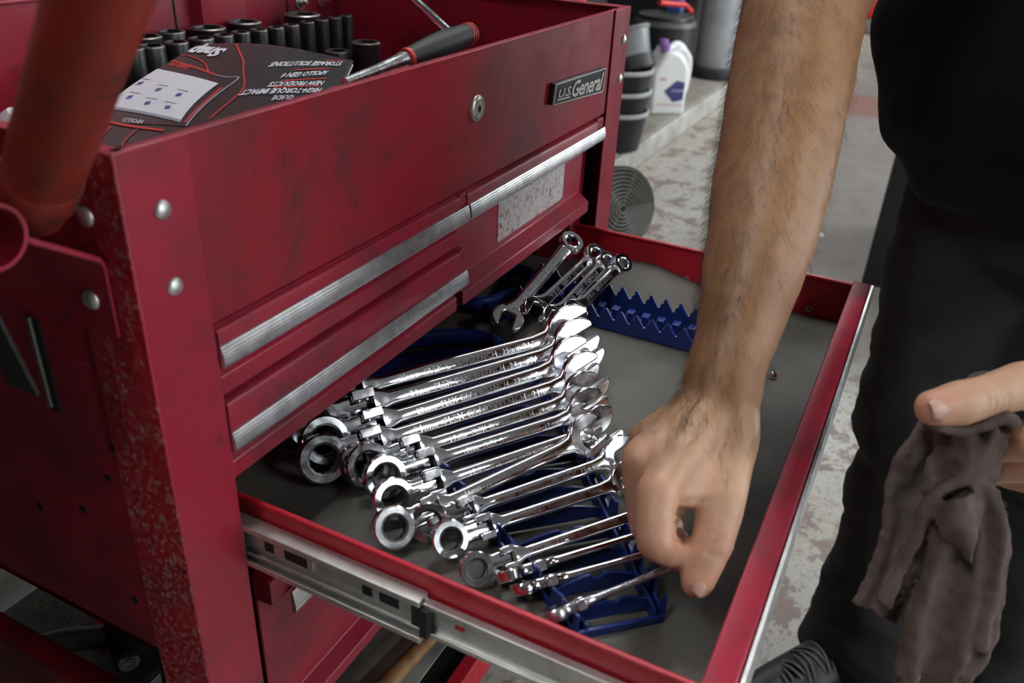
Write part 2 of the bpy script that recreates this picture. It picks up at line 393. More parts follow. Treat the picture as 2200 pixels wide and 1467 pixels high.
# ------------------------------------------------------------------ the tool cart
W, PW, YB = 0.762, 0.0507, 0.448
cart = thing('tool_cart', (W / 2, YB / 2, ZF), 'large red steel tool cart with its wide drawer pulled open', 'tool cart')
def dome_bolt(cx, cy, cz, axis, r, parent, mat='bolt'):
    m = MB(); prof = [(r, 0), (r * 0.98, r * 0.12), (r * 0.8, r * 0.32), (r * 0.5, r * 0.46), (1e-4, r * 0.52)]
    m.lathe(prof, 18, M=axis_frame((cx, cy, cz), axis)); return m.build('bolt', mat, parent)
def angle_post(x0, y0, sx, sy, fy):
    """L-section post: front flange (dir sx along x) and side flange (dir sy along y)"""
    t = 0.0022
    # polygon in xy
    poly = [(0, 0), (PW, 0), (PW, t), (t, t), (t, fy), (0, fy)]
    poly = [(x0 + sx * a, y0 + sy * b) for a, b in poly]
    if sx * sy < 0: poly = poly[::-1]
    return poly
for (x0, y0, sx, sy) in ((0, 0, 1, 1), (W, 0, -1, 1), (0, YB, 1, -1), (W, YB, -1, -1)):
    m = MB(); m.prism(angle_post(x0, y0, sx, sy, 0.0486), 0.0015 if y0 == 0 else 0.0, -0.84, lambda a, b, d: (a, b, d))
    # side flange faces of the near post carry dried dirt
    for i, f in enumerate(m.f):
        xs = [m.v[k][0] for k in f]; ys = [m.v[k][1] for k in f]
        if max(xs) - min(xs) < 1e-6 and max(ys) - min(ys) > 0.03: m.mi[i] = 1
    p = m.build('corner_post', ['red', 'red_dusty'], cart, bevel=0.0018)
    if y0 == 0:
        for z in (-0.0355, -0.0815):
            dome_bolt(x0 + sx * 0.0255 if sx > 0 else x0 - 0.0175, -0.0003, z, (0, -1, 0), 0.0056 if sx > 0 else 0.0062, p)
        dome_bolt(x0 - sx * 0.0003 - (0.0 if sx < 0 else 0.0), 0.0287, -0.0375, (-sx, 0, 0), 0.0060, p)
# caster wheels
for (x, y) in ((0.06, 0.05), (W - 0.06, 0.05), (0.06, YB - 0.05), (W - 0.06, YB - 0.05)):
    c = MB(); c.lathe([(0.012, -0.018), (0.045, -0.018), (0.05, -0.012), (0.05, 0.012), (0.045, 0.018), (0.012, 0.018)], 24, M=axis_frame((x, y, ZF + 0.05), (1, 0, 0)))
    c = c.build('caster_wheel', 'black_metal', cart)
    MB().box(x - 0.026, x + 0.026, y - 0.02, y + 0.02, ZF + 0.05, ZF + 0.105).build('caster_fork', 'zinc', c, bevel=0.003)
# top tray
MB().box(0.004, W - 0.004, 0.0026, 0.0046, -0.1185, 0.0).build('top_panel', 'red_panel', cart, bevel=0.0008)
MB().box(0.004, W - 0.004, 0.0026, 0.0095, -0.0018, 0.0006).build('panel_rim', 'red', cart, bevel=0.0008, seg=2)
sp = MB().box(0.0024, 0.0044, 0.003, YB - 0.003, -0.382, 0.0); left_side = sp.build('side_panel', 'red', cart, bevel=0.0006)
MB().box(0.0024, 0.012, 0.003, YB - 0.003, -0.0015, 0.0006).build('panel_rim', 'red', cart, bevel=0.0006)
rp = MB().box(W - 0.0044, W - 0.0024, 0.003, YB - 0.003, -0.40, 0.0)
right_side = rp.build('side_panel', 'red', cart, bevel=0.0006)
MB().box(W - 0.014, W - 0.002, 0.0105, YB - 0.003, -0.0012, 0.0008).build('panel_rim', 'red', cart, bevel=0.0005)
MB().box(W - 0.006, W - 0.0044, 0.004, YB - 0.01, -0.1185, -0.066).build('inner_flange', 'red', cart, bevel=0.0004)
bp = MB().box(0.0024, W - 0.0024, YB - 0.005, YB - 0.003, -0.50, 0.006).build('back_panel', 'red', cart, bevel=0.0006)
MB().prism([(0.486, YB - 0.005), (0.492, YB - 0.019), (0.505, YB - 0.022), (0.56, YB - 0.022), (0.566, YB - 0.005)], -0.118, 0.006, lambda a, b, d: (a, b, d)).build('brace', 'red', cart, bevel=0.0012)
MB().box(0.4625, 0.4645, YB - 0.0062, YB - 0.005, -0.118, 0.004).build('seam', 'black_metal', cart)
MB().box(0.655, 0.6565, YB - 0.0062, YB - 0.005, -0.118, 0.004).build('seam', 'black_metal', cart)
for x in (0.683, 0.729):
    m = MB(); M_ = axis_frame((x, YB - 0.005, -0.029), (0, -1, 0))
    m.lathe([(0.0105, 0), (0.0105, 0.0016), (0.0062, 0.0018)], 20, M=M_); m.lathe([(0.0066, 0.0016), (0.0066, 0.006), (0.0055, 0.0068)], 6, M=M_); m.lathe([(0.0034, 0.006), (0.0034, 0.011), (0.0026, 0.012)], 12, M=M_)
    m.build('nut', 'bolt', cart)
MB().box(0.005, W - 0.005, 0.005, YB - 0.005, -0.1200, -0.1180).build('tray_bottom', 'red', cart)
# open lid leaning back
m = MB(); m.prism([(0.000, 0.004), (0.006, 0.0), (0.155, 0.30), (0.149, 0.305)], 0.002, W - 0.002, lambda a, b, d: (d, YB + a, b)); m.box(0.0, W, YB - 0.012, YB + 0.002, 0.006, 0.009)
m.build('lid', 'red', cart, bevel=0.001)
# lock and badge on the top panel
lk = MB(); M_ = axis_frame((0.3822, 0.0028, -0.0492), (0, -1, 0))
lk.lathe([(0.0118, 0), (0.0118, 0.002), (0.0108, 0.0034), (0.0084, 0.0042), (0.0080, 0.0034), (0.0070, 0.0034), (0.0068, 0.0040), (1e-4, 0.0040)], 28, M=M_)
lk = lk.build('lock', 'nickel', cart)
MB().box(0.3811, 0.3833, -0.0018, -0.0013, -0.0522, -0.0462).box(0.3800, 0.3844, -0.0018, -0.0013, -0.0500, -0.0484).build('keyhole', 'black_metal', lk)
# badge: parallelogram plate
bx0, bx1, bz0, bz1 = 0.5375, 0.6835, -0.0845, -0.0565
def bq(x, z): return (x + (z - bz0) * 0.22, z)
cor = [bq(bx0, bz0 + 0.0085 - 0.006), bq(bx1, bz0 - 0.0005), bq(bx1, bz1 - 0.0005), bq(bx0, bz1 + 0.0025)]
cor = [(0.5362, -0.0752), (0.6790, -0.0870), (0.6850, -0.0590), (0.5402, -0.0535)]
m = MB(); m.prism(cor, 0.0026, -0.0038, lambda a, b, d: (a, d, b)); bd = m.build('badge', 'badge_black', cart, bevel=0.0012)
def inset(poly, k):
    cx = sum(p[0] for p in poly) / 4; cz = sum(p[1] for p in poly) / 4
    return [(cx + (a - cx) * (1 - k * 0.24), cz + (b - cz) * (1 - k)) for a, b in poly]
e0 = inset(cor, 0.04); e1 = inset(cor, 0.12)
m = MB()
for i in range(4):
    j = (i + 1) % 4; m.prism([e0[i], e0[j], e1[j], e1[i]], -0.0036, -0.0045, lambda a, b, d: (a, d, b))
m.build('badge_border', 'badge_silver', bd)
def badge_pt(u, v):    # u 0..1 along, v 0..1 up
    a, b, c, d = [Vector(p) for p in cor]
    p = a * (1 - u) * (1 - v) + b * u * (1 - v) + c * u * v + d * (1 - u) * v
    return p
for body, u0, u1, v0, v1, off in (('U.S.', 0.07, 0.315, 0.30, 0.68, 0.014), ('General', 0.325, 0.955, 0.17, 0.86, 0.020)):
    vs_, fs_ = text_mesh(body, 1.0, off, 0.18, 0.95)
    xs = [v[0] for v in vs_]; ys = [v[1] for v in vs_]; x0, x1, y0, y1 = min(xs), max(xs), 0.0, max(ys)
    m = MB()
    for dz in (-0.0046,):
        pts = []
        for v in vs_:
            q = badge_pt(u0 + (u1 - u0) * (v[0] - x0) / (x1 - x0), v0 + (v1 - v0) * (v[1] - y0) / (y1 - y0)); pts.append((q[0], dz, q[1]))
        m.add(pts, fs_)
    m.build('lettering', 'badge_silver', bd)
m = MB(); q0, q1 = badge_pt(0.06, 0.17), badge_pt(0.30, 0.17); q2, q3 = badge_pt(0.30, 0.23), badge_pt(0.06, 0.23)
m.prism([tuple(q) for q in (q0, q1, q2, q3)], -0.0036, -0.0046, lambda a, b, d: (a, d, b)); m.build('underline', 'badge_silver', bd)

# drawers
def drawer_front(x0, x1, z0, zb, dy=0.0):
    H_ = z0 - zb
    prof = [(0.020, z0 - 0.0025), (0.020, z0), (0.004, z0 - 0.001), (0.001, z0 - 0.0025), (0.0, z0 - 0.005), (0.0005, z0 - 0.0265), (0.0165, z0 - 0.0285), (0.0165, zb + 0.024), (0.003, zb + 0.0135), (0.003, zb), (0.018, zb), (0.018, zb + 0.003)]
    m = MB(); m.prism([(a + dy, b) for a, b in prof], x0, x1, lambda a, b, d: (d, a, b)); return m
def trim_strip(x0, x1, ztop, dy=0.0, h=0.0135):
    # ribbed aluminium pull: a sloping strip with five ridges
    prof = [(0.0005, ztop)]
    n = 6
    for k in range(n):
        s0 = k / n; s1 = (k + 0.72) / n; s2 = (k + 1) / n
        yy = lambda s: -0.0012 - 0.0022 * math.sin(s * PI * 0.6)
        prof += [(yy(s0) - 0.0006, ztop - h * s0), (yy(s1) - 0.0006, ztop - h * s1), (yy(s1) + 0.0003, ztop - h * (s1 + 0.06)), (yy(s2) + 0.0003, ztop - h * s2)]
    prof += [(-0.0022, ztop - h - 0.0022), (0.0005, ztop - h - 0.0022)]
    m = MB(); m.prism([(a + dy, b) for a, b in prof], x0, x1, lambda a, b, d: (d, a, b)); return m
def drawer_box(x0, x1, y0, y1, z0, z1, parent, mat='red_clean'):
    t = 0.0012
    MB().box(x0, x1, y0, y1, z1, z1 + t).build('drawer_bottom', mat, parent)
    MB().box(x0, x0 + t, y0, y1, z1, z0).build('drawer_side', mat, parent); MB().box(x1 - t, x1, y0, y1, z1, z0).build('drawer_side', mat, parent)
    MB().box(x0, x1, y1 - t, y1, z1, z0).build('drawer_back', mat, parent)
DX = 0.3665
d1 = drawer_front(0.0525, DX - 0.012, -0.1210, -0.1715).build('drawer', 'red', cart, bevel=0.0009)
trim_strip(0.0515, DX - 0.0015, -0.1335).build('drawer_pull', 'aluminium', d1)
MB().box(DX - 0.0125, DX - 0.002, 0.0005, 0.018, -0.1333, -0.121).build('lip_end', 'red', d1, bevel=0.001)
d2 = drawer_front(0.0525, DX - 0.012, -0.1750, -0.2385).build('drawer', 'red', cart, bevel=0.0009)
trim_strip(0.0515, DX - 0.0015, -0.1985).build('drawer_pull', 'aluminium', d2)
MB().box(DX - 0.0125, DX - 0.002, 0.0005, 0.018, -0.1983, -0.176).build('lip_end', 'red', d2, bevel=0.001)
d4 = drawer_front(DX + 0.000, W - PW - 0.026, -0.1210, -0.2385).build('drawer', 'red', cart, bevel=0.0009)
trim_strip(DX + 0.0015, W - PW - 0.006, -0.1335).build('drawer_pull', 'aluminium', d4)
MB().box(W - PW - 0.0265, W - PW - 0.006, 0.0005, 0.018, -0.1333, -0.121).build('lip_end', 'red', d4, bevel=0.001)
for dd, x0, x1, zt, zb in ((d1, 0.056, DX - 0.016, -0.125, -0.170), (d2, 0.056, DX - 0.016, -0.18, -0.237), (d4, DX + 0.004, W - PW - 0.03, -0.125, -0.237)):
    drawer_box(x0, x1, 0.02, 0.40, zt, zb, dd)
# inner upright frames behind the drawer gaps
MB().box(W - PW - 0.03, W - PW + 0.004, 0.024, 0.07, -0.40, -0.119).build('inner_upright', 'red', cart)
MB().box(W - PW + 0.004, W - 0.006, 0.030, 0.034, -0.40, -0.119).build('inner_upright', 'black_metal', cart)
MB().box(0.012, 0.052, 0.030, 0.07, -0.55, -0.119).build('inner_upright', 'black_metal', cart)
MB().box(0.05, W - PW, 0.028, 0.042, -0.258, -0.241).build('cross_rail', 'red', cart)
# worn sticker on the deep right drawer: rounded plate
def rrect(x0, x1, z0, z1, r, n=5):
    P = []
    for cx, cz, a0 in ((x1 - r, z1 - r, 0), (x0 + r, z1 - r, PI / 2), (x0 + r, z0 + r, PI), (x1 - r, z0 + r, 1.5 * PI)):
        P += [(cx + r * math.cos(a0 + PI / 2 * k / n), cz + r * math.sin(a0 + PI / 2 * k / n)) for k in range(n + 1)]
    return P
m = MB(); m.prism(rrect(0.4600, 0.6290, -0.2070, -0.1575, 0.004), 0.0166, 0.0159, lambda a, b, d: (a, d, b)); m.build('sticker', 'worn_sticker', d4)
# the open wide drawer
DY = -0.3455
d3 = drawer_front(PW + 0.003, W - PW - 0.001, -0.2625, -0.3250, DY).build('drawer', 'red', cart, bevel=0.0010)
trim_strip(PW + 0.003, W - PW - 0.001, -0.2640, DY - 0.0005, 0.020).build('drawer_pull', 'aluminium', d3)
for (xa, sg) in ((PW + 0.0115, 1), (W - PW - 0.0115, -1)):
    m = MB(); t = 0.0012
    m.box(min(xa, xa + sg * t), max(xa, xa + sg * t), DY + 0.018, 0.12, -0.3165, -0.2650)
    o = m.build('drawer_side', 'red_clean', d3)
    e = MB(); e.tube([(xa + sg * 0.0012, DY + 0.020, -0.2645), (xa + sg * 0.0012, 0.12, -0.2645)], 0.0024, 10); e.build('rolled_edge', 'red_clean', d3)
MB().box(PW + 0.0115, W - PW - 0.0115, DY + 0.018, 0.12, -0.3165, -0.3153).build('drawer_bottom', 'red_clean', d3)
MB().box(PW + 0.0115, W - PW - 0.0115, 0.1185, 0.12, -0.3165, -0.268).build('drawer_back', 'red_clean', d3)
MB().box(PW + 0.0115, W - PW - 0.0115, DY + 0.0165, DY + 0.0180, -0.3165, -0.2645).build('drawer_inner_front', 'red_clean', d3)
# liner, rumpled up against the far wall
x0, x1, y0, y1 = PW + 0.0135, W - PW - 0.0135, DY + 0.0185, 0.117
def liner(u, v):
    x = x0 + (x1 - x0) * u; y = y0 + (y1 - y0) * v
    z = -0.3142 + 0.0006 * fbm((x, y, 0), 9)
    k = math.exp(-((y + 0.075) / 0.075) ** 2) * max(0, (x - 0.600) / (x1 - 0.600)) ** 1.6
    return (x, y, z + 0.020 * k + 0.0015 * math.exp(-((x - 0.35) / 0.03) ** 2))
m = MB(); m.grid(liner, 90, 60); ln_ = m.build('liner', 'liner', d3, sharp=0)
so = ln_.modifiers.new('s', 'SOLIDIFY'); so.thickness = 0.0012
for p in ((W - PW - 0.0128, -0.1329, -0.3041), (W - PW - 0.0128, -0.2851, -0.3060)):
    m = MB(); m.lathe([(0.0016, 0), (0.0022, 0.0010), (0.0034, 0.0011), (0.0038, 0)], 16, M=axis_frame(p, (-1, 0, 0))); m.build('rivet', 'bolt', d3)
# ball-bearing slides, near side: outer channel to y=-0.147, inner member beyond
def channel(xo, y0, y1, z0, z1, depth, lip, t=0.0013):
    """C channel opening towards -x; web at x = xo"""
    prof = [(xo, z0), (xo - depth, z0), (xo - depth, z0 - lip), (xo - depth + t, z0 - lip), (xo - depth + t, z0 - t), (xo - t, z0 - t),
            (xo - t, z1 + t), (xo - depth + t, z1 + t), (xo - depth + t, z1 + lip), (xo - depth, z1 + lip), (xo - depth, z1), (xo, z1)]
    m = MB(); m.prism(prof, y0, y1, lambda a, b, d: (a, d, b)); return m
xs = PW + 0.0105
s1 = channel(xs - 0.0005, -0.335, 0.05, -0.2815, -0.3100, 0.0065, 0.004).build('slide', 'zinc', d3, bevel=0.0006)
s2 = channel(xs + 0.000, -0.1475, 0.10, -0.2770, -0.3145, 0.0115, 0.005); 
s2.box(xs - 0.0035, xs - 0.0020, -0.1475, 0.10, -0.3145, -0.2770)
s2 = s2.build('slide', 'zinc', d3, bevel=0.0008)
for (ya, yb_) in ((-0.050, -0.030), (-0.105, -0.097), (-0.1265, -0.111), (-0.020, -0.012)):
    MB().box(xs - 0.0039, xs - 0.0034, ya, yb_, -0.3005, -0.2925).build('slot', 'black_metal', s2)
MB().box(xs - 0.0045, xs - 0.0034, -0.0560, -0.0505, -0.3015, -0.2915).build('tab', 'aluminium', s2, bevel=0.0004)
MB().box(xs - 0.0055, xs - 0.0035, -0.1450, -0.1370, -0.3080, -0.2850).build('stop', 'black_plastic', s2, bevel=0.0008)
MB().box(xs - 0.0105, xs - 0.0020, -0.1530, -0.1465, -0.3090, -0.2840).build('stop', 'black_plastic', s1, bevel=0.0008)
MB().box(xs - 0.0023, xs - 0.0018, -0.176, -0.169, -0.2975, -0.2940).build('slot', 'red_clean', s1)
# mounting channel on the cart, behind the post
MB().box(xs - 0.010, xs - 0.008, 0.003, 0.36, -0.3150, -0.2770).build('slide_bracket', 'zinc', cart)
# far-side slide of the open drawer
MB().box(W - PW - 0.0105, W - PW - 0.0030, -0.335, 0.10, -0.3130, -0.2800).build('slide', 'zinc', d3, bevel=0.001)
# deep bottom drawer
d5 = drawer_front(0.0700, W - PW - 0.003, -0.3480, -0.5350, 0.0).build('drawer', 'red', cart, bevel=0.0012)
trim_strip(0.0860, W - PW - 0.003, -0.3700, -0.004, 0.0215).build('drawer_pull', 'aluminium', d5)
drawer_box(0.067, W - PW - 0.007, 0.02, 0.40, -0.36, -0.505, d5)
# lower tray and base frame
MB().box(0.006, W - 0.006, -0.022, YB - 0.006, -0.632, -0.630).build('lower_shelf', 'tray_floor', cart)
m = MB(); m.box(0.0, 0.0022, 0.05, YB, -0.70, -0.487); m.box(0.0, 0.020, 0.05, YB, -0.487, -0.484)
m.build('shelf_side', 'red_panel', cart, bevel=0.001)
MB().box(W - 0.0022, W, 0.05, YB, -0.70, -0.487).build('shelf_side', 'red', cart)
MB().box(0.052, W - 0.052, -0.004, 0.016, -0.835, -0.782).build('base_rail', 'red_clean', cart, bevel=0.002)
MB().box(0.052, W - 0.052, YB - 0.016, YB, -0.80, -0.752).build('base_rail', 'red', cart, bevel=0.002)
MB().box(0.03, W - 0.03, 0.016, YB - 0.016, -0.80, -0.797).build('base_pan', 'black_metal', cart)
# side handle: bracket with a rolled tube along the near side
hx, hz, hr = -0.0567, -0.0285, 0.0168
prof = [(-0.0008, -0.1075), (-0.0028, -0.1075), (-0.0028, -0.064), (-0.0045, -0.0605), (-0.040, -0.0375), (-0.0415, -0.0395 + 0.006), (-0.0390, -0.0345), (-0.0035, -0.0575), (-0.0008, -0.0625)]
m = MB(); m.prism(prof, 0.0186, 0.40, lambda a, b, d: (a, d, b)); hb = m.build('handle_bracket', 'red', cart, bevel=0.0006)
m = MB(); n = 28
ring = [(hr, 0.0186), (hr, 0.40), (hr - 0.002, 0.40), (hr - 0.002, 0.0186)]
vs_ = [(hx + r * math.cos(2 * PI * k / n), y, hz + r * math.sin(2 * PI * k / n)) for r, y in ring for k in range(n)]
fs_ = [(j * n + k, j * n + (k + 1) % n, ((j + 1) % 4) * n + (k + 1) % n, ((j + 1) % 4) * n + k) for j in range(4) for k in range(n)]
m.add(vs_, fs_); m.build('handle_tube', 'red', cart)
dome_bolt(-0.0028, 0.0352, -0.0876, (-1, 0, 0), 0.0062, hb)
for (y, z) in ((0.0647, -0.2283), (0.1000, -0.2700), (0.1500, -0.3379 + 0.05), (0.052, -0.1700 - 0.03), (0.066, -0.340), (0.205, -0.215)):
    m = MB(); m.lathe([(0.0032, 0), (0.0032, 0.0003), (1e-4, 0.0003)], 14, M=axis_frame((0.0023, y, z), (-1, 0, 0))); m.build('hole', 'black_metal', left_side)
m = MB(); m.box(0.0006, 0.0023, 0.0955, 0.1035, -0.186, -0.120, M=None); m.build('vent_slot', 'black_metal', left_side)
m = MB(); m.box(-0.0010, 0.0023, 0.1010, 0.1050, -0.184, -0.118); m.build('vent_lip', 'steel_grey', left_side, bevel=0.0008)

# ------------------------------------------------------------------ wrenches
def loft(stations, n=16, p=3.0):
    """stations: (x, half width y, half thickness z, zc); superellipse sections along x"""
    m = MB(); vs_ = []; fs_ = []
    for (x, wy, tz, zc) in stations:
        for k in range(n):
            a_ = 2 * PI * k / n; c_, s_ = math.cos(a_), math.sin(a_)
            vs_.append((x, wy * math.copysign(abs(c_) ** (2 / p), c_), zc + tz * math.copysign(abs(s_) ** (2 / p), s_)))
    S = len(stations)
    for i in range(S - 1):
        for k in range(n): fs_.append((i * n + k, i * n + (k + 1) % n, (i + 1) * n + (k + 1) % n, (i + 1) * n + k))
    fs_.append(tuple(range(n))[::-1]); fs_.append(tuple(range((S - 1) * n, S * n)))
    return vs_, fs_
def jaw_outline(s, R, ang):
    """open jaw centred at 0 with slot width s opening along +x rotated by ang"""
    hs = s / 2; P = []
    a0 = math.asin(min(0.98, hs / R)) + 0.18
    N = 30
    tip = R * 1.04
    P.append((tip * math.cos(a0) * 0.98, hs))
    for k in range(N + 1):
        q = a0 + (2 * PI - 2 * a0) * k / N
        rr = R * (1.0 + 0.06 * math.cos(q))
        P.append((rr * math.cos(q), rr * math.sin(q)))
    P.append((tip * math.cos(a0) * 0.98, -hs))
    d = -R * 0.18
    for k in range(9):
        q = -PI / 2 - PI * k / 8
        P.append((d + hs * 0.55 * math.cos(q), hs * math.sin(q)))
    ca, sa = math.cos(ang), math.sin(ang)
    return [(x * ca - y * sa, x * sa + y * ca) for x, y in P]
def wrench(name, ring, jaw, nrm, s, flex, label, text, group, headtilt=0.0, jawang=0.26, chrome='chrome', ringtilt=0.0, thick=1.0, roll=0.0, wide=1.0):
    ring = Vector(ring); jaw = Vector(jaw); L = (jaw - ring).length; Mx = frame(ring, jaw - ring, nrm)
    t = thing(name, tuple((ring + jaw) / 2 - Vector((0, 0, 0.01))), label, 'wrench', group)
    s = s * 0.001
    R = s * 0.90 + 0.0018; r = s * 0.56; rt = max(0.0042, s * 0.27) * thick; bw = (s * 0.30 + 0.0008) * wide; bt = (s * 0.17 + 0.0010) * thick
    Rj = s * 1.18 + 0.001; jt = (s * 0.16 + 0.0010) * thick
    # ring head
    if flex:
        hx_ = R + s * 0.92
        Mh = Mx @ Matrix.Rotation(roll, 4, 'X') @ Matrix.Translation((hx_, 0, 0)) @ Matrix.Rotation(headtilt, 4, 'Y') @ Matrix.Translation((-hx_, 0, 0))
    else: Mh = Mx @ Matrix.Rotation(ringtilt, 4, 'Y')
    m = MB(); n = 48
    prof = [(R * 0.93, -rt), (R, -rt * 0.72), (R, rt * 0.72), (R * 0.93, rt), (r * 1.20, rt), (r * 1.17, rt * 0.90), (r * 1.06, rt * 0.86), (r, rt * 0.80), (r, -rt * 0.80), (r * 1.06, -rt * 0.9), (r * 1.18, -rt)]
    def tooth(j, a_): return 1.0 + (0.0 if j < 7 or j > 8 else 0.055 * abs(math.sin(6 * a_)) - 0.03)
    m.lathe(prof, n, M=Mh, close=True, rfun=tooth, mis=[0, 0, 0, 0, 1, 1, 1, 1, 1, 1, 0] if flex else None)
    rg = m.build('ratchet_ring' if flex else 'box_end', [chrome, 'dark_ratchet'], t, sharp=32)
    if flex:
        tw = R * 0.56
        vs_, fs_ = loft([(R * 0.80, R * 0.62, rt * 0.93, 0), (R * 1.05, R * 0.52, rt * 0.95, 0), (R * 1.3, tw, rt * 0.95, 0), (hx_ - s * 0.42, tw, rt * 0.95, 0)], 16, 5)
        MB().add(vs_, fs_, M=Mh).build('tang', chrome, rg)
        vs_, fs_ = loft([(hx_ - s * 0.46, tw * 0.42, rt * 0.95, 0), (hx_ + s * 0.18, tw * 0.42, rt * 0.95, 0), (hx_ + s * 0.26, tw * 0.42, rt * 0.6, 0)], 12, 6)
        MB().add(vs_, fs_, M=Mh).build('knuckle', chrome, rg)
        pm_ = MB(); pm_.lathe([(s * 0.10, -tw * 1.25), (s * 0.10, tw * 1.25)], 12, M=Mx @ Matrix.Translation((hx_, 0, 0)) @ Matrix.Rotation(PI / 2, 4, 'X')); pm_.build('hinge_pin', 'satin_chrome', t)
        f0 = hx_ - s * 0.34; f1 = hx_ + s * 0.62
        for sg in (-1, 1):
            fm = MB(); y0_, y1_ = sorted((sg * tw * 0.5, sg * tw * 1.22))
            poly = [(f0 + 0.3 * rt, -rt * 0.95), (f1, -rt * 0.9), (f1, rt * 0.9), (f0 + 0.3 * rt, rt * 0.95), (f0, rt * 0.5), (f0, -rt * 0.5)]
            fm.prism(poly, y0_, y1_, lambda a, b, d: (a, d, b), M=Mx); fm.build('fork_arm', chrome, t, bevel=0.0009)
        st = [(f1 - s * 0.10, tw * 1.2, rt * 0.92, 0), (f1 + s * 0.12, tw * 1.05, rt * 0.82, 0), (f1 + s * 0.55, bw * 0.95, bt * 1.35, 0), (f1 + s * 1.1, bw * 0.96, bt * 1.05, 0)]
    else:
        st = [(R * 0.86, R * 0.5, rt * 0.62, -0.000), (R * 1.35, bw * 1.08, bt * 1.25, 0), (R * 2.0, bw * 0.97, bt * 1.05, 0)]
    xe = L - Rj * 0.75
    st += [(L * 0.55, bw, bt, 0), (xe - s * 0.9, bw * 1.05, bt * 1.02, 0), (xe - s * 0.3, bw * 1.35, bt * 1.1, 0), (xe + s * 0.15, Rj * 0.72, jt * 0.96, 0), (xe + s * 0.3, Rj * 0.75, jt * 0.8, 0)]
    vs_, fs_ = loft(st, 24, 3.0)
    sh = MB().add(vs_, fs_, M=Mx).build('shank', chrome, t, sharp=50)
    jm = MB(); jm.prism(jaw_outline(s, Rj, jawang), -jt, jt, lambda a, b, d: (a + L, b, d), M=Mx @ Matrix.Rotation(roll, 4, 'X'))
    jm.build('open_jaw', chrome, t, bevel=min(0.0016, jt * 0.35), seg=2, sharp=30)
    if text:
        vs_, fs_ = text_mesh(text, 1.0, 0.01, 0, 1.15)
        xs_ = [v[0] for v in vs_]; w0, w1 = min(xs_), max(xs_)
        xa, xb = (f1 + s * 1.3 if flex else R * 2.2), xe - s * 0.9
        h = min(bw * 0.95 / max(1, wide * 0.8), (xb - xa) / (w1 - w0) * 0.72 * 1.25)
        kx = (xb - xa) / (w1 - w0)
        pts = [(xa + (v[0] - w0) * kx, -h * 0.45 + (v[1]) * h / 0.72 * 0.95, 0) for v in vs_]
        def zt(x, y):
            return bt * (max(0.02, 1 - min(1, abs(y) / bw) ** 3.0)) ** (1 / 3.0) * 1.05 + 0.0003
        pts = [(x, y, zt(x, y)) for x, y, _ in pts]
        MB().add(pts, fs_, M=Mx).build('lettering', 'satin_chrome', sh)
    return t
UP = Vector((0, 0, 1))
def lean(ring, jaw, deg):
    d = (Vector(jaw) - Vector(ring)); h = Vector((d.y, -d.x, 0)).normalized()
    if h.dot(Vector((-0.6, -0.5, 0))) < 0: h = -h
    a_ = math.radians(deg); return UP * math.cos(a_) + h * math.sin(a_)
WR = [  # size, ring centre, jaw centre, lean, head tilt, label
 (25, (0.2081, 0.0816, -0.292), (0.4416, -0.0842, -0.280), 53, 0.0, 'largest ratcheting wrench, chrome, furthest up the blue rack, marked 25mm', '25mm  FLEX GEARWRENCH  25mm PAT'),
 (24, (0.1936, 0.0554, -0.292), (0.4208, -0.0994, -0.281), 53, 0.0, 'second ratcheting wrench of the long row, its wide open jaw marked 24mm', '24mm  FLEX GEARWRENCH  24mm PAT'),
 (22, (0.1785, 0.0291, -0.293), (0.3904, -0.1085, -0.282), 53, 0.0, 'chrome flex ratcheting wrench marked 22mm, ring half hidden under the drawer', '22mm  FLEX GEARWRENCH  22mm -E-'),
 (21, (0.1580, 0.0150, -0.294), (0.3714, -0.1279, -0.283), 53, 0.0, 'chrome flex ratcheting wrench with the biggest whole ring in view, marked 21mm', '21mm  FLEX GEARWRENCH  21mm'),
 (19, (0.1710, -0.0206, -0.295), (0.3424, -0.1402, -0.284), 53, 0.0, 'chrome flex ratcheting wrench marked 19mm, beside the biggest ring', '19mm  FLEX GEARWRENCH  19mm'),
 (18, (0.1666, -0.0397, -0.296), (0.3223, -0.1532, -0.285), 53, 0.05, 'chrome flex ratcheting wrench marked 18mm, sixth of the long row', '18mm  FLEX GEARWRENCH  18mm'),
 (17, (0.1467, -0.0612, -0.296), (0.3039, -0.1718, -0.286), 53, 0.05, 'chrome flex ratcheting wrench marked 17mm, jaw crossed by the 16mm one', '17mm  FLEX GEARWRENCH  17mm'),
 (16, (0.1189, -0.0808, -0.296), (0.2807, -0.1692, -0.281), 44, 0.0, 'chrome flex ratcheting wrench marked 16mm, lying askew over its neighbour', '16mm  FLEX GEARWRENCH  16mm'),
 (15, (0.1380, -0.1001, -0.297), (0.2763, -0.2017, -0.287), 48, -0.1, 'chrome flex ratcheting wrench marked 15mm, jaw reaching the man\'s knuckles', '15mm  FLEX GEARWRENCH  15mm'),
 (14, (0.1298, -0.1218, -0.297), (0.2498, -0.2176, -0.287), 46, 0.1, 'chrome flex ratcheting wrench marked 14mm, last of the close-packed row', '14mm  FLEX GEARWRENCH  14mm'),
 (12, (0.1136, -0.1540, -0.298), (0.2326, -0.2505, -0.287), 44, 0.0, 'small chrome ratcheting wrench marked 12mm, ring flat beside the near drawer side', '12mm  FLEX GEARWRENCH  12mm'),
]
for s_, rg_, jw_, ln__, ht, lab, tx in WR:
    wrench('ratcheting_wrench', rg_, jw_, lean(rg_, jw_, ln__), s_, True, lab, tx, 'flex ratcheting wrenches on the long blue rack', ht, roll=0.15)
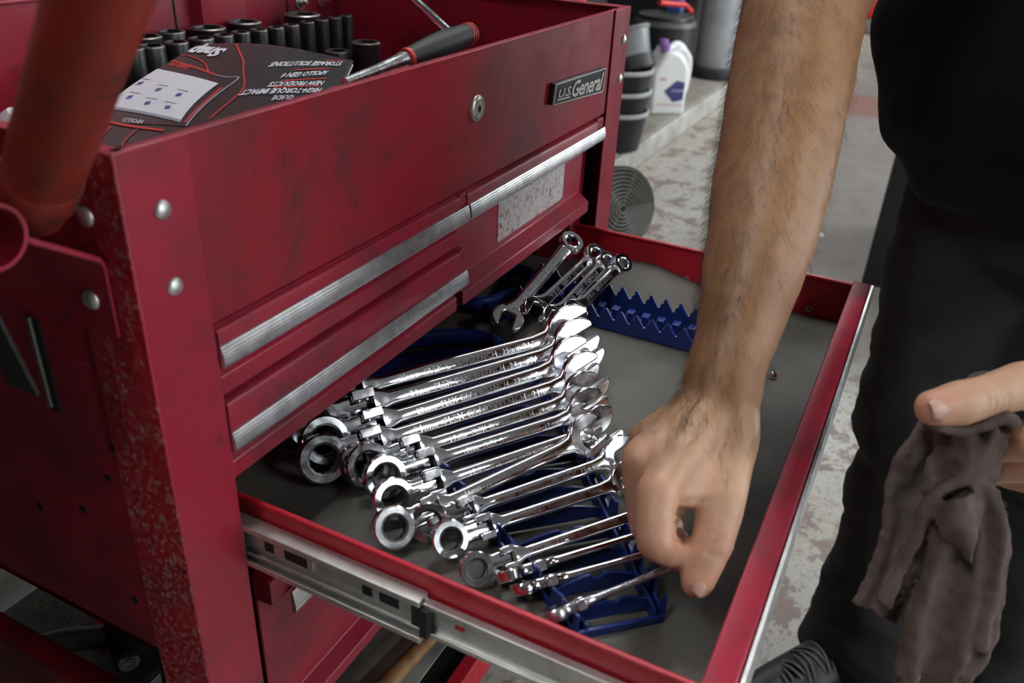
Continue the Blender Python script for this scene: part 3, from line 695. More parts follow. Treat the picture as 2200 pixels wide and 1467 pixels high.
# two standing on edge and a thin dark one in the man's hand
def edge_on(ring, jaw, deg): return lean(ring, jaw, deg)
a_, b_ = (0.1229, -0.1763, -0.3000), (0.2161, -0.2599, -0.290)
wrench('ratcheting_wrench', a_, b_, edge_on(a_, b_, -42), 10, True, 'small chrome ratcheting wrench standing on edge beside the 12mm wrench', None, 'flex ratcheting wrenches on the long blue rack', 0.0)
a_, b_ = (0.1162, -0.1907, -0.3000), (0.1926, -0.2675, -0.290)
wt = wrench('ratcheting_wrench', a_, b_, edge_on(a_, b_, -42), 9, True, 'small ratcheting wrench on edge with a knurled stretch along its shank', None, 'flex ratcheting wrenches on the long blue rack', 0.0)
m = MB(); A_, B_ = Vector(a_), Vector(b_); d_ = (B_ - A_).normalized()
for k in range(26):
    p = A_ + (B_ - A_) * (0.52 + 0.36 * k / 26); m.lathe([(0.0019, -0.0004), (0.0026, 0), (0.0019, 0.0004)], 10, M=axis_frame(p, d_))
kn = m.build('knurling', 'satin_chrome', wt, kind='stuff')
a_, b_ = (0.1057, -0.2203, -0.3000), (0.1720, -0.2836, -0.2800)
wrench('ratcheting_wrench', a_, b_, edge_on(a_, b_, -40), 8, True, 'thin dull ratcheting wrench the man is lifting from the end of the rack', None, 'flex ratcheting wrenches on the long blue rack', 0.0, chrome='satin_chrome')
# combination wrenches on the second rack
CW = [
 (15, (0.6214, -0.0032, -0.258), (0.4602, -0.0003, -0.292), 30, 'longest combination wrench on the far blue rack, chrome, stamped alloy steel', 'ALLOY STEEL  U.S.A.'),
 (13, (0.6121, -0.0386, -0.262), (0.4889, -0.0214, -0.288), 44, 'second combination wrench on the far blue rack, face in dark reflection', 'ALLOY STEEL  U.S.A.'),
 (12, (0.6044, -0.0569, -0.264), (0.4855, -0.0448, -0.290), 44, 'third combination wrench on the far blue rack, between two blue teeth', 'FORGED STEEL U.S.A.'),
 (12, (0.6112, -0.0741, -0.266), (0.5115, -0.0587, -0.290), 40, 'fourth combination wrench, the one nearest the empty teeth of the far rack', 'ALLOY STEEL  U.S.A.'),
]
for s_, rg_, jw_, ln__, lab, tx in CW:
    wrench('combination_wrench', rg_, jw_, lean(rg_, jw_, ln__), s_, False, lab, tx, 'combination wrenches on the far blue rack', jawang=0.26, ringtilt=0.0, wide=1.45, thick=1.15, roll=0.12)

# ------------------------------------------------------------------ blue racks
def vplate(m, pts, z0, tops, th, nrm):
    """standing plate along a polyline of (x,y) with top heights"""
    nx, ny = nrm
    poly_b = [(p[0], p[1], z0) for p in pts]; poly_t = [(p[0], p[1], z) for p, z in zip(pts, tops)]
    n = len(pts); vs_ = []
    for sg in (-0.5, 0.5):
        for p in poly_b + poly_t[::-1]: vs_.append((p[0] + nx * th * sg, p[1] + ny * th * sg, p[2]))
    N = 2 * n
    fs_ = [tuple(range(N))[::-1], tuple(range(N, 2 * N))] + [(i, (i + 1) % N, N + (i + 1) % N, N + i) for i in range(N)]
    m.add(vs_, fs_)
LZ = -0.3135
rk = thing('wrench_rack', (0.26, -0.10, LZ), 'long dark blue plastic wrench rack under the chrome ratcheting wrenches', 'wrench rack')
la, lb = Vector((0.300, 0.088, 0)), Vector((0.1045, -0.2370, 0)); ra, rb = Vector((0.430, -0.040, 0)), Vector((0.1480, -0.2830, 0))
for (p0, p1, zt_) in ((la, lb, -0.293), (ra, rb, -0.291)):
    d_ = (p1 - p0); N = 14; pts = []; tops = []
    nn = Vector((-d_.y, d_.x, 0)).normalized()
    for k in range(N):
        for q, zz in ((0.0, zt_), (0.30, zt_ + 0.002), (0.36, zt_ - 0.013), (0.80, zt_ - 0.015), (0.86, zt_)):
            s__ = (k + q) / N; pts.append(tuple(p0 + d_ * s__)[:2]); tops.append(zz)
    pts.append(tuple(p1)[:2]); tops.append(zt_)
    m = MB(); vplate(m, pts, LZ, tops, 0.0026, (nn.x, nn.y)); m.build('toothed_rail', 'blue_plastic', rk, bevel=0.0005)
    # a second, lower wall inside the rail
    m = MB(); off = (ra - la).normalized() * (0.007 if p0 is la else -0.007)
    vplate(m, [tuple(p0 + off)[:2], tuple(p1 + off)[:2]], LZ, [zt_ - 0.010] * 2, 0.0022, (nn.x, nn.y)); m.build('inner_rail', 'blue_plastic', rk, bevel=0.0005)
for k in range(15):
    s__ = (k + 0.5) / 15; p0 = la.lerp(lb, s__); p1 = ra.lerp(rb, s__)
    # arched rib with a notch at its middle
    pts = []; tops = []; nn = Vector((-(p1 - p0).y, (p1 - p0).x, 0)).normalized()
    for i in range(25):
        u = i / 24; pts.append(tuple(p0.lerp(p1, 0.06 + 0.88 * u))[:2])
        z = -0.3035 + 0.0085 * math.sin(PI * u)
        if abs(u - 0.5) < 0.06: z -= 0.0035
        tops.append(z)
    m = MB(); vplate(m, pts, LZ + 0.002, tops, 0.0024, (nn.x, nn.y)); m.build('rib', 'blue_plastic', rk, bevel=0.0005)
for pa, pb in ((lb, rb), (la, ra)):
    m = MB(); nn = Vector((-(pb - pa).y, (pb - pa).x, 0)).normalized(); vplate(m, [tuple(pa)[:2], tuple(pb)[:2]], LZ, [-0.307] * 2, 0.003, (nn.x, nn.y)); m.build('end_wall', 'blue_plastic', rk, bevel=0.0006)
# carrying handle plate at the far end: wide rounded loop
ctr = (la + ra) / 2; ax = (la - lb).normalized(); cr_ = (ra - la).normalized()
path = []
for k in range(25):
    q = PI * k / 24; path.append(ctr + cr_ * (-(0.062) * math.cos(q)) + ax * (0.040 * math.sin(q) ** 0.7) + Vector((0, 0, -0.300)))
MB().tube(path, 0.0055, 10, flat=1.9).build('handle_loop', 'blue_plastic', rk)
m = MB(); m.prism([(ctr + cr_ * (-0.058 * math.cos(PI * k / 16)) + ax * (0.034 * math.sin(PI * k / 16)))[:2] for k in range(17)], -0.3125, -0.3095, lambda a, b, d: (a, b, d)); m.build('handle_plate', 'blue_plastic', rk, bevel=0.0008)

rk2 = thing('wrench_rack', (0.56, -0.07, LZ), 'smaller blue plastic wrench rack with empty saw teeth by the far drawer side', 'wrench rack')
def saw(x_a, x_b, y_a, y_b, zt_, N, dep, name):
    pts = []; tops = []
    for k in range(N):
        for q, zz in ((0.0, zt_ - dep), (0.12, zt_ - dep), (0.16, zt_ - dep * 0.62), (0.34, zt_ - dep * 0.45), (0.36, zt_ - 0.001), (0.50, zt_), (0.98, zt_ - dep * 0.98)):
            s__ = (k + q) / N; pts.append((x_a + (x_b - x_a) * s__, y_a + (y_b - y_a) * s__)); tops.append(zz)
    pts.append((x_b, y_b)); tops.append(zt_ - dep)
    m = MB(); vplate(m, pts, LZ, tops, 0.0026, (1, 0.0)); return m.build(name, 'blue_plastic', rk2, bevel=0.0005)
saw(0.5335, 0.5325, 0.030, -0.206, -0.2870, 13, 0.0125, 'toothed_rail')
saw(0.5960, 0.5750, 0.030, -0.206, -0.2820, 13, 0.0125, 'toothed_rail')
MB().box(0.534, 0.556, -0.206, 0.03, LZ, LZ + 0.003).build('base_strip', 'blue_plastic', rk2, bevel=0.0006)
for k in range(14):
    y = 0.026 - k * 0.0181; m = MB()
    m.box(0.5335, 0.592 - k * 0.0013, y - 0.0022, y + 0.0022, LZ, LZ + 0.005); m.build('rib', 'blue_plastic', rk2, bevel=0.0006)
    m = MB(); m.box(0.556, 0.5595, y - 0.0120, y - 0.004, LZ, -0.2985); m.box(0.5545, 0.566, y - 0.0120, y - 0.0035, -0.2995, -0.2975); m.build('clip', 'blue_plastic', rk2, bevel=0.0006)
for ya in (0.03, -0.206): MB().box(0.533, 0.596 if ya > 0 else 0.576, ya - 0.0013, ya + 0.0013, LZ, -0.300).build('end_wall', 'blue_plastic', rk2)
path = [(0.536, 0.03, -0.302), (0.512, 0.036, -0.301), (0.490, 0.048, -0.301), (0.487, 0.068, -0.302), (0.505, 0.085, -0.302), (0.545, 0.092, -0.302), (0.585, 0.085, -0.302), (0.600, 0.060, -0.302), (0.594, 0.032, -0.302)]
def smooth_path(P, k=4):
    P = [Vector(p) for p in P]; out = []
    for i in range(len(P) - 1):
        p0, p1, p2, p3 = P[max(i - 1, 0)], P[i], P[i + 1], P[min(i + 2, len(P) - 1)]
        for j in range(k):
            t = j / k; out.append(0.5 * ((2 * p1) + (p2 - p0) * t + (2 * p0 - 5 * p1 + 4 * p2 - p3) * t * t + (3 * p1 - p0 - 3 * p2 + p3) * t ** 3))
    out.append(P[-1]); return out
MB().tube(smooth_path(path), 0.0065, 10, flat=1.5).build('handle_loop', 'blue_plastic', rk2)
m = MB(); m.prism([(0.536, 0.010), (0.536, 0.036), (0.510, 0.040), (0.489, 0.050), (0.480, 0.034), (0.482, 0.020), (0.500, 0.008)], -0.3125, -0.296, lambda a, b, d: (a, b, d)); m.build('end_pad', 'blue_plastic', rk2, bevel=0.003)
# stray dome nut on the liner
m = MB(); m.lathe([(0.0048, 0), (0.0048, 0.002), (0.0042, 0.0045), (0.0025, 0.0062), (1e-4, 0.0068)], 18, M=axis_frame((0.526, -0.2790, -0.3138), (0, 0, 1)))
tag(m.build('dome_nut', 'chrome', origin=base(0.526, -0.2790, -0.3138)), 'single shiny dome nut on the drawer liner beside the wrist', 'nut')

# ------------------------------------------------------------------ things in the top tray
FZ = -0.1180
SOCK = [(0.3468, 0.3855, 0.0133, 0), (0.3682, 0.3814, 0.0145, 0), (0.4001, 0.3787, 0.0129, 0), (0.4340, 0.3770, 0.0140, 0), (0.4644, 0.3740, 0.0115, 0), (0.4920, 0.3739, 0.0110, 0), (0.5183, 0.3699, 0.0103, 0), (0.5450, 0.3680, 0.0104, 0), (0.5716, 0.3669, 0.0102, 0), (0.6022, 0.3666, 0.0090, 1), (0.6295, 0.3657, 0.0089, 1), (0.6571, 0.3656, 0.0088, 1), (0.6808, 0.3647, 0.0080, 1)]
ordw = ['first', 'second', 'third', 'fourth', 'fifth', 'sixth', 'seventh', 'eighth', 'ninth', 'tenth', 'eleventh', 'twelfth', 'thirteenth']
def socket(x, y, r, ztop, step, label, group):
    h = ztop - FZ; m = MB(); M_ = axis_frame((x, y, FZ), (0, 0, 1))
    rb_ = max(r, 0.0105) if step else r
    pr = [(rb_ * 0.94, 0), (rb_, 0.0012)]
    if step: pr += [(rb_, h * 0.48), (r, h * 0.56)]
    k = len(pr)
    pr += [(r, h - 0.0014), (r * 0.93, h), (r * 0.72, h), (r * 0.68, h - 0.0016), (r * 0.66, h - 0.022), (1e-4, h - 0.022)]
    def rf(j, a_):
        if j >= k + 2 and j < k + 5: return 1.0 / math.cos(((a_ + PI / 6) % (PI / 3)) - PI / 6) * 0.94
        return 1
    mis = [0] * len(pr); mis[k] = 1
    m.lathe(pr, 36, M=M_, rfun=rf, mis=mis)
    return tag(m.build('impact_socket', ['socket_black', 'socket_rim'], origin=base(x, y, FZ)), label, 'socket', group)
for i, (x, y, r, stp) in enumerate(SOCK):
    if i == 0: lab = 'deep black impact socket half hidden behind the orange tube'
    elif i == 12: lab = 'narrowest deep black impact socket at the right end of the row'
    elif stp: lab = f'deep black impact socket with a stepped neck, {ordw[12 - i]} from the right end of the row'
    else: lab = f'plain deep black impact socket, {ordw[i]} of the front row counted from the orange tube'
    socket(x, y, r, -0.038, stp, lab, 'deep impact sockets along the tray back')
for x, y, r, zt, lab in ((0.395, 0.4195, 0.0186, -0.036, 'wide black impact socket behind the second and third of the deep row'), (0.434, 0.4215, 0.0155, -0.036, 'middling black impact socket behind the fourth deep one'), (0.4811, 0.4130, 0.0204, -0.036, 'wide black impact socket in front of the brace, behind the fifth deep one'), (0.532, 0.404, 0.0200, -0.034, 'widest black impact socket left of centre behind the deep row'), (0.638, 0.404, 0.0235, -0.036, 'widest black impact socket at the back below the two nuts')):
    socket(x, y, r, zt, 0, lab, 'wide impact sockets behind the deep row')
for x, y, r, zt, lab in ((0.5785, 0.3038, 0.0150, -0.062, 'short worn black socket standing left of the tallest loose one'), (0.6030, 0.2788, 0.0175, -0.052, 'large loose black socket standing before the right end of the row'), (0.5134, 0.3232, 0.0111, -0.066, 'small black socket peeping over the catalogue top edge'), (0.5430, 0.2950, 0.0140, -0.068, 'black socket just behind the catalogue corner'), (0.262, 0.400, 0.013, -0.045, 'black socket left of the orange tube'), (0.300, 0.335, 0.012, -0.080, 'black socket lying low between tube and catalogue')):
    socket(x, y, r, zt, 0, lab, 'loose sockets in the tray')

# catalogue: a curling cover
cL = [Vector(p) for p in ((0.3659, 0.3151, -0.030), (0.2697, 0.2796, -0.040), (0.1941, 0.2460, -0.050), (0.1212, 0.1790, -0.060))]
cR0, cR1 = Vector((0.4978, 0.2199, -0.052)), Vector((0.2650, 0.0860, -0.064))
def page(s, r, lift=0.0):
    nd = (0, 1 / 3, 2 / 3, 1); e = Vector((0, 0, 0))
    for i_ in range(4):
        w_ = 1.0
        for j_ in range(4):
            if j_ != i_: w_ *= (r - nd[j_]) / (nd[i_] - nd[j_])
        e += cL[i_] * w_
    p = cR0.lerp(cR1, r) * (1 - s) + e * s
    return Vector((p.x, p.y, p.z + 0.010 * math.sin(PI * min(1, max(0, s))) * (0.5 + 0.5 * s) + lift))
ct = thing('catalogue', (0.31, 0.21, -0.09), 'black tool catalogue lying open-curled over the sockets, white screen on its cover', 'catalogue')
m = MB(); m.grid(lambda u, v: page(u, v), 40, 40); co_ = m.build('cover', 'cover_black', ct, sharp=0)
so = co_.modifiers.new('s', 'SOLIDIFY'); so.thickness = 0.0012; so.offset = -1
m = MB(); m.grid(lambda u, v: page(u * 0.99 + 0.003, v, -0.0042), 24, 24); pg_ = m.build('pages', 'white_plastic', ct, sharp=0)
so = pg_.modifiers.new('s', 'SOLIDIFY'); so.thickness = 0.0024; so.offset = -1
def quad_patch(mat, name, q, parent, lift=0.0006, n=14):
    a0, a1, a2, a3 = [Vector(p) for p in q]
    def fn(u, v):
        p = a0 * (1 - u) * (1 - v) + a1 * u * (1 - v) + a2 * u * v + a3 * (1 - u) * v
        return page(p[0], p[1], lift)
    m = MB(); m.grid(fn, n, n); return m.build(name, mat, parent, sharp=0)
def stripe(mat, pts, wd, parent, name='printed_line', lift=0.0007):
    P = smooth_path([(p[0], p[1], 0) for p in pts], 8); m = MB(); vs_ = []
    for i, p in enumerate(P):
        t_ = (P[min(i + 1, len(P) - 1)] - P[max(i - 1, 0)]); nn = Vector((-t_.y * 1.0, t_.x, 0)).normalized() * wd
        vs_.append(page(p.x + nn.x, p.y + nn.y, lift)); vs_.append(page(p.x - nn.x, p.y - nn.y, lift))
    m.add(vs_, [(2 * i, 2 * i + 1, 2 * i + 3, 2 * i + 2) for i in range(len(P) - 1)]); return m.build(name, mat, parent, sharp=0)
def page_text(body, s0, r0, s1, r1, dr, mat, parent, bold=0.02, shear=0.15, lift=0.0008):
    """text from (s0,r0) to (s1,r1) along its baseline; letters rise along +r"""
    vs_, fs_ = text_mesh(body, 1.0, bold, shear)
    xs_ = [v[0] for v in vs_]; w0, w1 = min(xs_), max(xs_); pts = []
    for v in vs_:
        k = (v[0] - w0) / (w1 - w0); pts.append(page(s0 + (s1 - s0) * k, r0 + (r1 - r0) * k + v[1] / 0.72 * dr, lift))
    return MB().add(pts, fs_).build('lettering', mat, parent, sharp=0)
quad_patch('badge_black', 'tablet_picture', [(0.985, 0.16), (0.513, 0.438), (0.606, 0.915), (0.995, 0.80)], co_, 0.0004)
quad_patch('print_white', 'screen_picture', [(0.995, 0.265), (0.578, 0.503), (0.634, 0.860), (1.0, 0.645)], co_, 0.0008)
quad_patch('print_grey', 'screen_bar', [(1.0, 0.645), (0.634, 0.860), (0.634, 0.882), (1.0, 0.668)], co_, 0.0008)
stripe('print_red', [(0.99, 0.175), (0.80, 0.29), (0.631, 0.404)], 0.006, co_)
stripe('print_grey', [(0.631, 0.404), (0.57, 0.425), (0.513, 0.438), (0.55, 0.66), (0.606, 0.911)], 0.005, co_)
stripe('print_red', [(0.545, 0.545), (0.575, 0.72), (0.615, 0.885)], 0.006, co_)
stripe('print_red', [(0.995, 0.765), (0.85, 0.86), (0.698, 0.932)], 0.007, co_)
stripe('print_red', [(0.742, 0.02), (0.60, 0.20), (0.536, 0.324), (0.455, 0.52), (0.459, 0.671), (0.515, 0.865)], 0.004, co_)
stripe('print_red', [(0.985, 0.115), (0.914, 0.144), (0.78, 0.24), (0.692, 0.357)], 0.0035, co_)
stripe('print_red', [(0.925, 0.835), (0.965, 0.95), (0.975, 0.99)], 0.0035, co_)
stripe('print_red', [(0.81, 0.895), (0.85, 0.95), (0.868, 0.99)], 0.0035, co_)
page_text('Snap', 0.752, 0.085, 0.985, 0.020, 0.095, 'print_white', co_, 0.05, 0.25)
page_text('Snap-on', 0.815, 0.285, 0.965, 0.205, 0.045, 'print_red', co_, 0.03)
page_text('APOLLO', 0.790, 0.835, 0.885, 0.790, 0.030, 'print_white', co_, 0.02)
page_text('STORAGE SOLUTIONS', 0.060, 0.062, 0.432, 0.215, 0.062, 'print_white', co_, 0.04, 0.25)
page_text('APOLLO GEN 4', 0.108, 0.215, 0.325, 0.335, 0.062, 'print_white', co_, 0.04, 0.25)
page_text('NEW PRODUCTS', 0.098, 0.360, 0.350, 0.455, 0.058, 'print_white', co_, 0.04, 0.25)
page_text('HIGH-TORQUE IMPACT', 0.090, 0.455, 0.447, 0.568, 0.060, 'print_white', co_, 0.04, 0.25)
page_text('GUIDE', 0.200, 0.575, 0.292, 0.605, 0.050, 'print_white', co_, 0.02)
for (s0, r0, s1, r1) in ((0.05, 0.040, 0.17, 0.085), (0.10, 0.180, 0.29, 0.275), (0.10, 0.325, 0.31, 0.425), (0.10, 0.43, 0.32, 0.51)):
    stripe('print_red', [(s0, r0), ((s0 + s1) / 2, (r0 + r1) / 2), (s1, r1)], 0.006, co_)
for (s0, r0) in ((0.962, 0.438), (0.827, 0.545), (0.707, 0.622), (0.928, 0.592), (0.818, 0.682), (0.716, 0.743)):
    m = MB(); P_ = [page(s0 + 0.017 * math.cos(2 * PI * k / 8) * (1 if k % 2 else 0.65), r0 + 0.020 * math.sin(2 * PI * k / 8) * (1 if k % 2 else 0.65), 0.0014) for k in range(8)]
    m.add(P_, [tuple(range(8))]); m.build('printed_icon', 'print_blue', co_, sharp=0)
    stripe('print_grey', [(s0 - 0.03, r0 - 0.028), (s0, r0 - 0.045), (s0 + 0.03, r0 - 0.062)], 0.0022, co_, lift=0.0012)
m = MB(); m.box(0.215, 0.430, 0.115, 0.235, FZ, -0.079)
tag(m.build('socket_case', 'black_plastic', origin=base(0.32, 0.175, FZ), bevel=0.006), 'flat black plastic case under the catalogue in the tray', 'case')
# ratchet with black rubber grip lying over the panel rim
rt_ = thing('ratchet_handle', (0.40, 0.06, -0.03), 'chrome ratchet with a black rubber grip and red end ring, leaning on the rim', 'ratchet')
A_, B_ = Vector((0.4374, 0.0400, 0.0036)), Vector((0.3300, 0.0405, -0.0040)); d_ = (B_ - A_)
Mr = axis_frame(A_, d_); Lr = d_.length
MB().lathe([(1e-4, -0.0015), (0.008, -0.001), (0.0098, 0.004), (0.0100, 0.012), (0.0112, 0.035), (0.0116, 0.055), (0.0100, 0.082), (0.0078, Lr), (1e-4, Lr)], 20, M=Mr).build('grip', 'rubber', rt_)
for z_, r_ in ((0.0035, 0.0103), (0.0075, 0.0104), (0.0115, 0.0105)): MB().lathe([(r_ - 0.001, z_ - 0.001), (r_, z_ - 0.0007), (r_, z_ + 0.0007), (r_ - 0.001, z_ + 0.001)], 20, M=Mr, close=True).build('ring', 'red_rubber', rt_)
MB().lathe([(0.0072, Lr - 0.004), (0.0088, Lr - 0.002), (0.0085, Lr + 0.002), (0.006, Lr + 0.003)], 20, M=Mr).build('collar', 'red_rubber', rt_)
MB().lathe([(0.0062, Lr), (0.0066, Lr + 0.006), (0.0055, Lr + 0.018), (0.0044, Lr + 0.04), (0.0040, Lr + 0.085), (1e-4, Lr + 0.085)], 20, M=Mr).build('shaft', 'satin_chrome', rt_)
MB().ball((0.238, 0.041, -0.020), 0.013, 1.2, 0.9, 0.7).build('ratchet_head', 'chrome', rt_)
m = MB(); m.tube([(0.4765, 0.081, -0.008), (0.4931, 0.1406, 0.020), (0.545, 0.325, 0.105)], 0.0042, 14)
m.tube([(0.545, 0.325, 0.105), (0.556, 0.365, 0.124)], [0.0042, 0.0075], 14)
tag(m.build('breaker_bar', 'chrome', origin=base(0.4765, 0.081, -0.008)), 'slim chrome bar sloping up out of the tray behind the rubber grip', 'bar')
m = MB(); m.tube(smooth_path([(0.392, 0.150, -0.060), (0.420, 0.168, -0.052), (0.450, 0.160, -0.050), (0.462, 0.135, -0.053), (0.440, 0.112, -0.060)]), 0.0022, 8)
tag(m.build('wire_hook', 'satin_chrome', origin=base(0.40, 0.15, -0.06)), 'bent bright wire loop beside the catalogue corner', 'hook')
m = MB(); m.lathe([(0.016, 0), (0.017, 0.002), (0.0165, 0.030), (0.012, 0.040), (0.008, 0.042), (1e-4, 0.042)], 20, M=axis_frame((0.168, 0.352, -0.100), (0.3, -0.4, 0.8)))
tag(m.build('bottle_cap', 'white_plastic', origin=base(0.168, 0.352, -0.1)), 'white plastic cap in the tray left of the orange tube', 'cap')

# orange tube standing in the handle bracket
p0, p1 = Vector((-0.0235, 0.031, -0.019)), Vector((-0.0450, -0.066, 0.083)); dd = (p1 - p0)
pts = [p0 - dd * 0.10, p0, p0 + dd * 0.10, p0 + dd * 0.28] + [p0 + dd * k for k in (0.7, 1.2, 2.2, 3.4)]
m = MB(); m.tube(pts, [0.0165, 0.0172, 0.0182, 0.0187, 0.0187, 0.0187, 0.0187, 0.0187], 28)
ot = m.build('jack_handle', 'orange_tube', origin=base(*p0)); tag(ot, 'scuffed orange steel tube standing in the cart\'s side handle bracket', 'tube')
m = MB(); m.lathe([(0.0190, -0.004), (0.0196, 0.0), (0.0196, 0.010), (0.0190, 0.014)], 28, M=axis_frame(p0 + dd * 0.04, dd)); m.build('end_collar', 'orange_tube', ot)
# dark strap hanging from the handle tube
m = MB(); m.prism([(-0.0620, -0.0455), (-0.0595, -0.0455), (-0.0440, -0.128), (-0.0465, -0.129)], 0.036, 0.060, lambda a, b, d: (a, d, b))
tag(m.build('strap', 'black_plastic', origin=base(-0.05, 0.05, -0.128), bevel=0.0006), 'black webbing strap hanging from the side handle of the cart', 'strap')

# ------------------------------------------------------------------ things on the lower shelf
SZ = -0.630
sr = thing('air_ratchet', (0.11, 0.27, SZ), 'dark blue-grey air ratchet with a socket on its head, on the lower shelf', 'air tool')
MB().tube([(0.060, 0.345, -0.600), (0.085, 0.315, -0.598), (0.112, 0.275, -0.596)], [0.011, 0.013, 0.012], 14).build('body', 'steel_grey', sr)
MB().tube([(0.050, 0.357, -0.600), (0.060, 0.345, -0.600)], [0.008, 0.011], 12).build('hose_end', 'black_plastic', sr)
MB().tube([(0.117, 0.285, -0.590), (0.112, 0.265, -0.596), (0.096, 0.240, -0.600)], [0.014, 0.0155, 0.0150], 16).build('head', 'black_metal', sr)
MB().lathe([(0.0105, 0), (0.0105, 0.0012), (0.006, 0.0012), (0.005, -0.004), (1e-4, -0.004)], 18, M=axis_frame((0.0957, 0.2395, -0.600), (-0.45, -0.75, 0.1))).build('socket_mouth', 'steel_grey', sr)
m = MB(); m.box(0.030, 0.150, 0.205, 0.215, SZ, SZ + 0.024, M=None); m.box(0.030, 0.150, 0.195, 0.226, SZ, SZ + 0.004)
tag(m.build('flat_bar', 'steel_grey', origin=base(0.09, 0.21, SZ), bevel=0.001), 'grey steel bar lying across the front of the lower shelf', 'bar')
m = MB(); m.prism([(0.105, 0.31), (0.185, 0.40), (0.215, 0.36), (0.125, 0.27)], SZ + 0.0005, SZ + 0.004, lambda a, b, d: (a, b, d))
tag(m.build('red_plate', 'bright_red', origin=base(0.15, 0.33, SZ)), 'flat red steel plate under the air ratchet', 'plate')
m = MB(); m.box(0.135, 0.19, 0.17, 0.26, SZ + 0.0005, SZ + 0.022)
tag(m.build('wood_block', 'wood', origin=base(0.16, 0.21, SZ), bevel=0.002), 'short offcut of brown wood on the lower shelf', 'wood')
m = MB(); rr = random.Random(3)
for k in range(260):
    x, y = 0.03 + 0.14 * rr.random(), 0.24 + 0.19 * rr.random(); q = 0.0006 + 0.0012 * rr.random(); a_ = rr.random() * 6.28
    c_, s_ = math.cos(a_) * q * 1.8, math.sin(a_) * q * 1.8
    m.add([(x - c_ - s_ * 0.4, y - s_ + c_ * 0.4, SZ + 0.0002), (x + c_ - s_ * 0.4, y + s_ + c_ * 0.4, SZ + 0.0002), (x + c_ + s_ * 0.4, y + s_ - c_ * 0.4, SZ + 0.0006), (x, y, SZ + q)], [(0, 1, 2), (0, 2, 3), (0, 3, 1), (1, 3, 2)])
tag(m.build('metal_shavings', 'debris'), 'scattered yellow shavings on the lower shelf', 'shavings', kind='stuff')
hm = thing('hammer', (0.25, 0.0, SZ), 'wooden handled hammer lying on the lower shelf under the open drawer', 'hammer')
MB().tube([(0.150, 0.010, -0.617), (0.200, 0.0015, -0.616), (0.267, -0.006, -0.614), (0.330, -0.0115, -0.613)], [0.0095, 0.0115, 0.0095, 0.0090], 14, flat=0.8).build('wooden_handle', 'wood', hm)
MB().tube([(0.342, 0.042, -0.6135), (0.334, -0.018, -0.6135)], [0.0145, 0.0160], 14).build('hammer_head', 'black_metal', hm)
m = MB(); m.box(0.24, 0.60, 0.090, 0.30, SZ, -0.560)
tag(m.build('tool_case', 'black_plastic', origin=base(0.42, 0.19, SZ), bevel=0.012), 'black plastic tool case behind the hammer on the lower shelf', 'case')

# ------------------------------------------------------------------ background things
LT = ZF + 0.10
fn_c = Vector((1.98, 0.395, -0.705))
fan = thing('floor_fan', (1.95, 0.45, ZF), 'dark floor fan with a round wire grille behind the cart', 'fan')
fn_n = Vector((-0.55, -0.80, 0.22)).normalized(); Mf = axis_frame(fn_c, fn_n) @ Matrix.Scale(0.68, 4)
MB().lathe([(0.165, -0.11), (0.172, -0.11), (0.182, 0.005), (0.178, 0.012), (0.172, 0.005)], 40, M=Mf, close=True).build('drum', 'black_plastic', fan)
for k in range(10):
    R_ = 0.020 + k * 0.0166; zc = 0.022 * (1 - (R_ / 0.175) ** 2) + 0.005
    pts = [Mf @ Vector((R_ * math.cos(2 * PI * q / 40), R_ * math.sin(2 * PI * q / 40), zc)) for q in range(41)]
    MB().tube(pts, 0.0032, 6, cap=False).build('grille_ring', 'fan_wire', fan)
for k in range(6):
    q = 2 * PI * k / 6; pts = [Mf @ Vector((R_ * math.cos(q), R_ * math.sin(q), 0.018 * (1 - (R_ / 0.175) ** 2) + 0.003)) for R_ in (0.01, 0.06, 0.12, 0.175)]
    MB().tube(pts, 0.0026, 6).build('grille_spoke', 'fan_wire', fan)
for k in range(4):
    q = 2 * PI * k / 4 + 0.4
    m = MB(); m.add([tuple(Mf @ Vector(p)) for p in [(0.03 * math.cos(q), 0.03 * math.sin(q), -0.03), (0.155 * math.cos(q - 0.25), 0.155 * math.sin(q - 0.25), -0.045), (0.155 * math.cos(q + 0.45), 0.155 * math.sin(q + 0.45), -0.02), (0.03 * math.cos(q + 0.9), 0.03 * math.sin(q + 0.9), -0.02)]], [(0, 1, 2, 3)])
    o = m.build('blade', 'black_plastic', fan); so = o.modifiers.new('s', 'SOLIDIFY'); so.thickness = 0.003
MB().lathe([(1e-4, -0.10), (0.166, -0.10), (0.166, -0.105), (1e-4, -0.105)], 40, M=Mf).build('back_shell', 'black_plastic', fan)
MB().lathe([(0.06, -0.16), (0.07, -0.11), (0.04, -0.02), (1e-4, -0.02)], 24, M=Mf).build('motor', 'black_plastic', fan)
MB().tube([(1.88, 0.34, ZF + 0.012), (1.94, 0.50, ZF + 0.012), (2.12, 0.52, ZF + 0.012), (2.10, 0.36, ZF + 0.012)], 0.012, 10).build('stand', 'black_metal', fan)
MB().tube([fn_c - fn_n * 0.10, (2.03, 0.51, ZF + 0.012)], 0.014, 10).build('stand_arm', 'black_metal', fan)
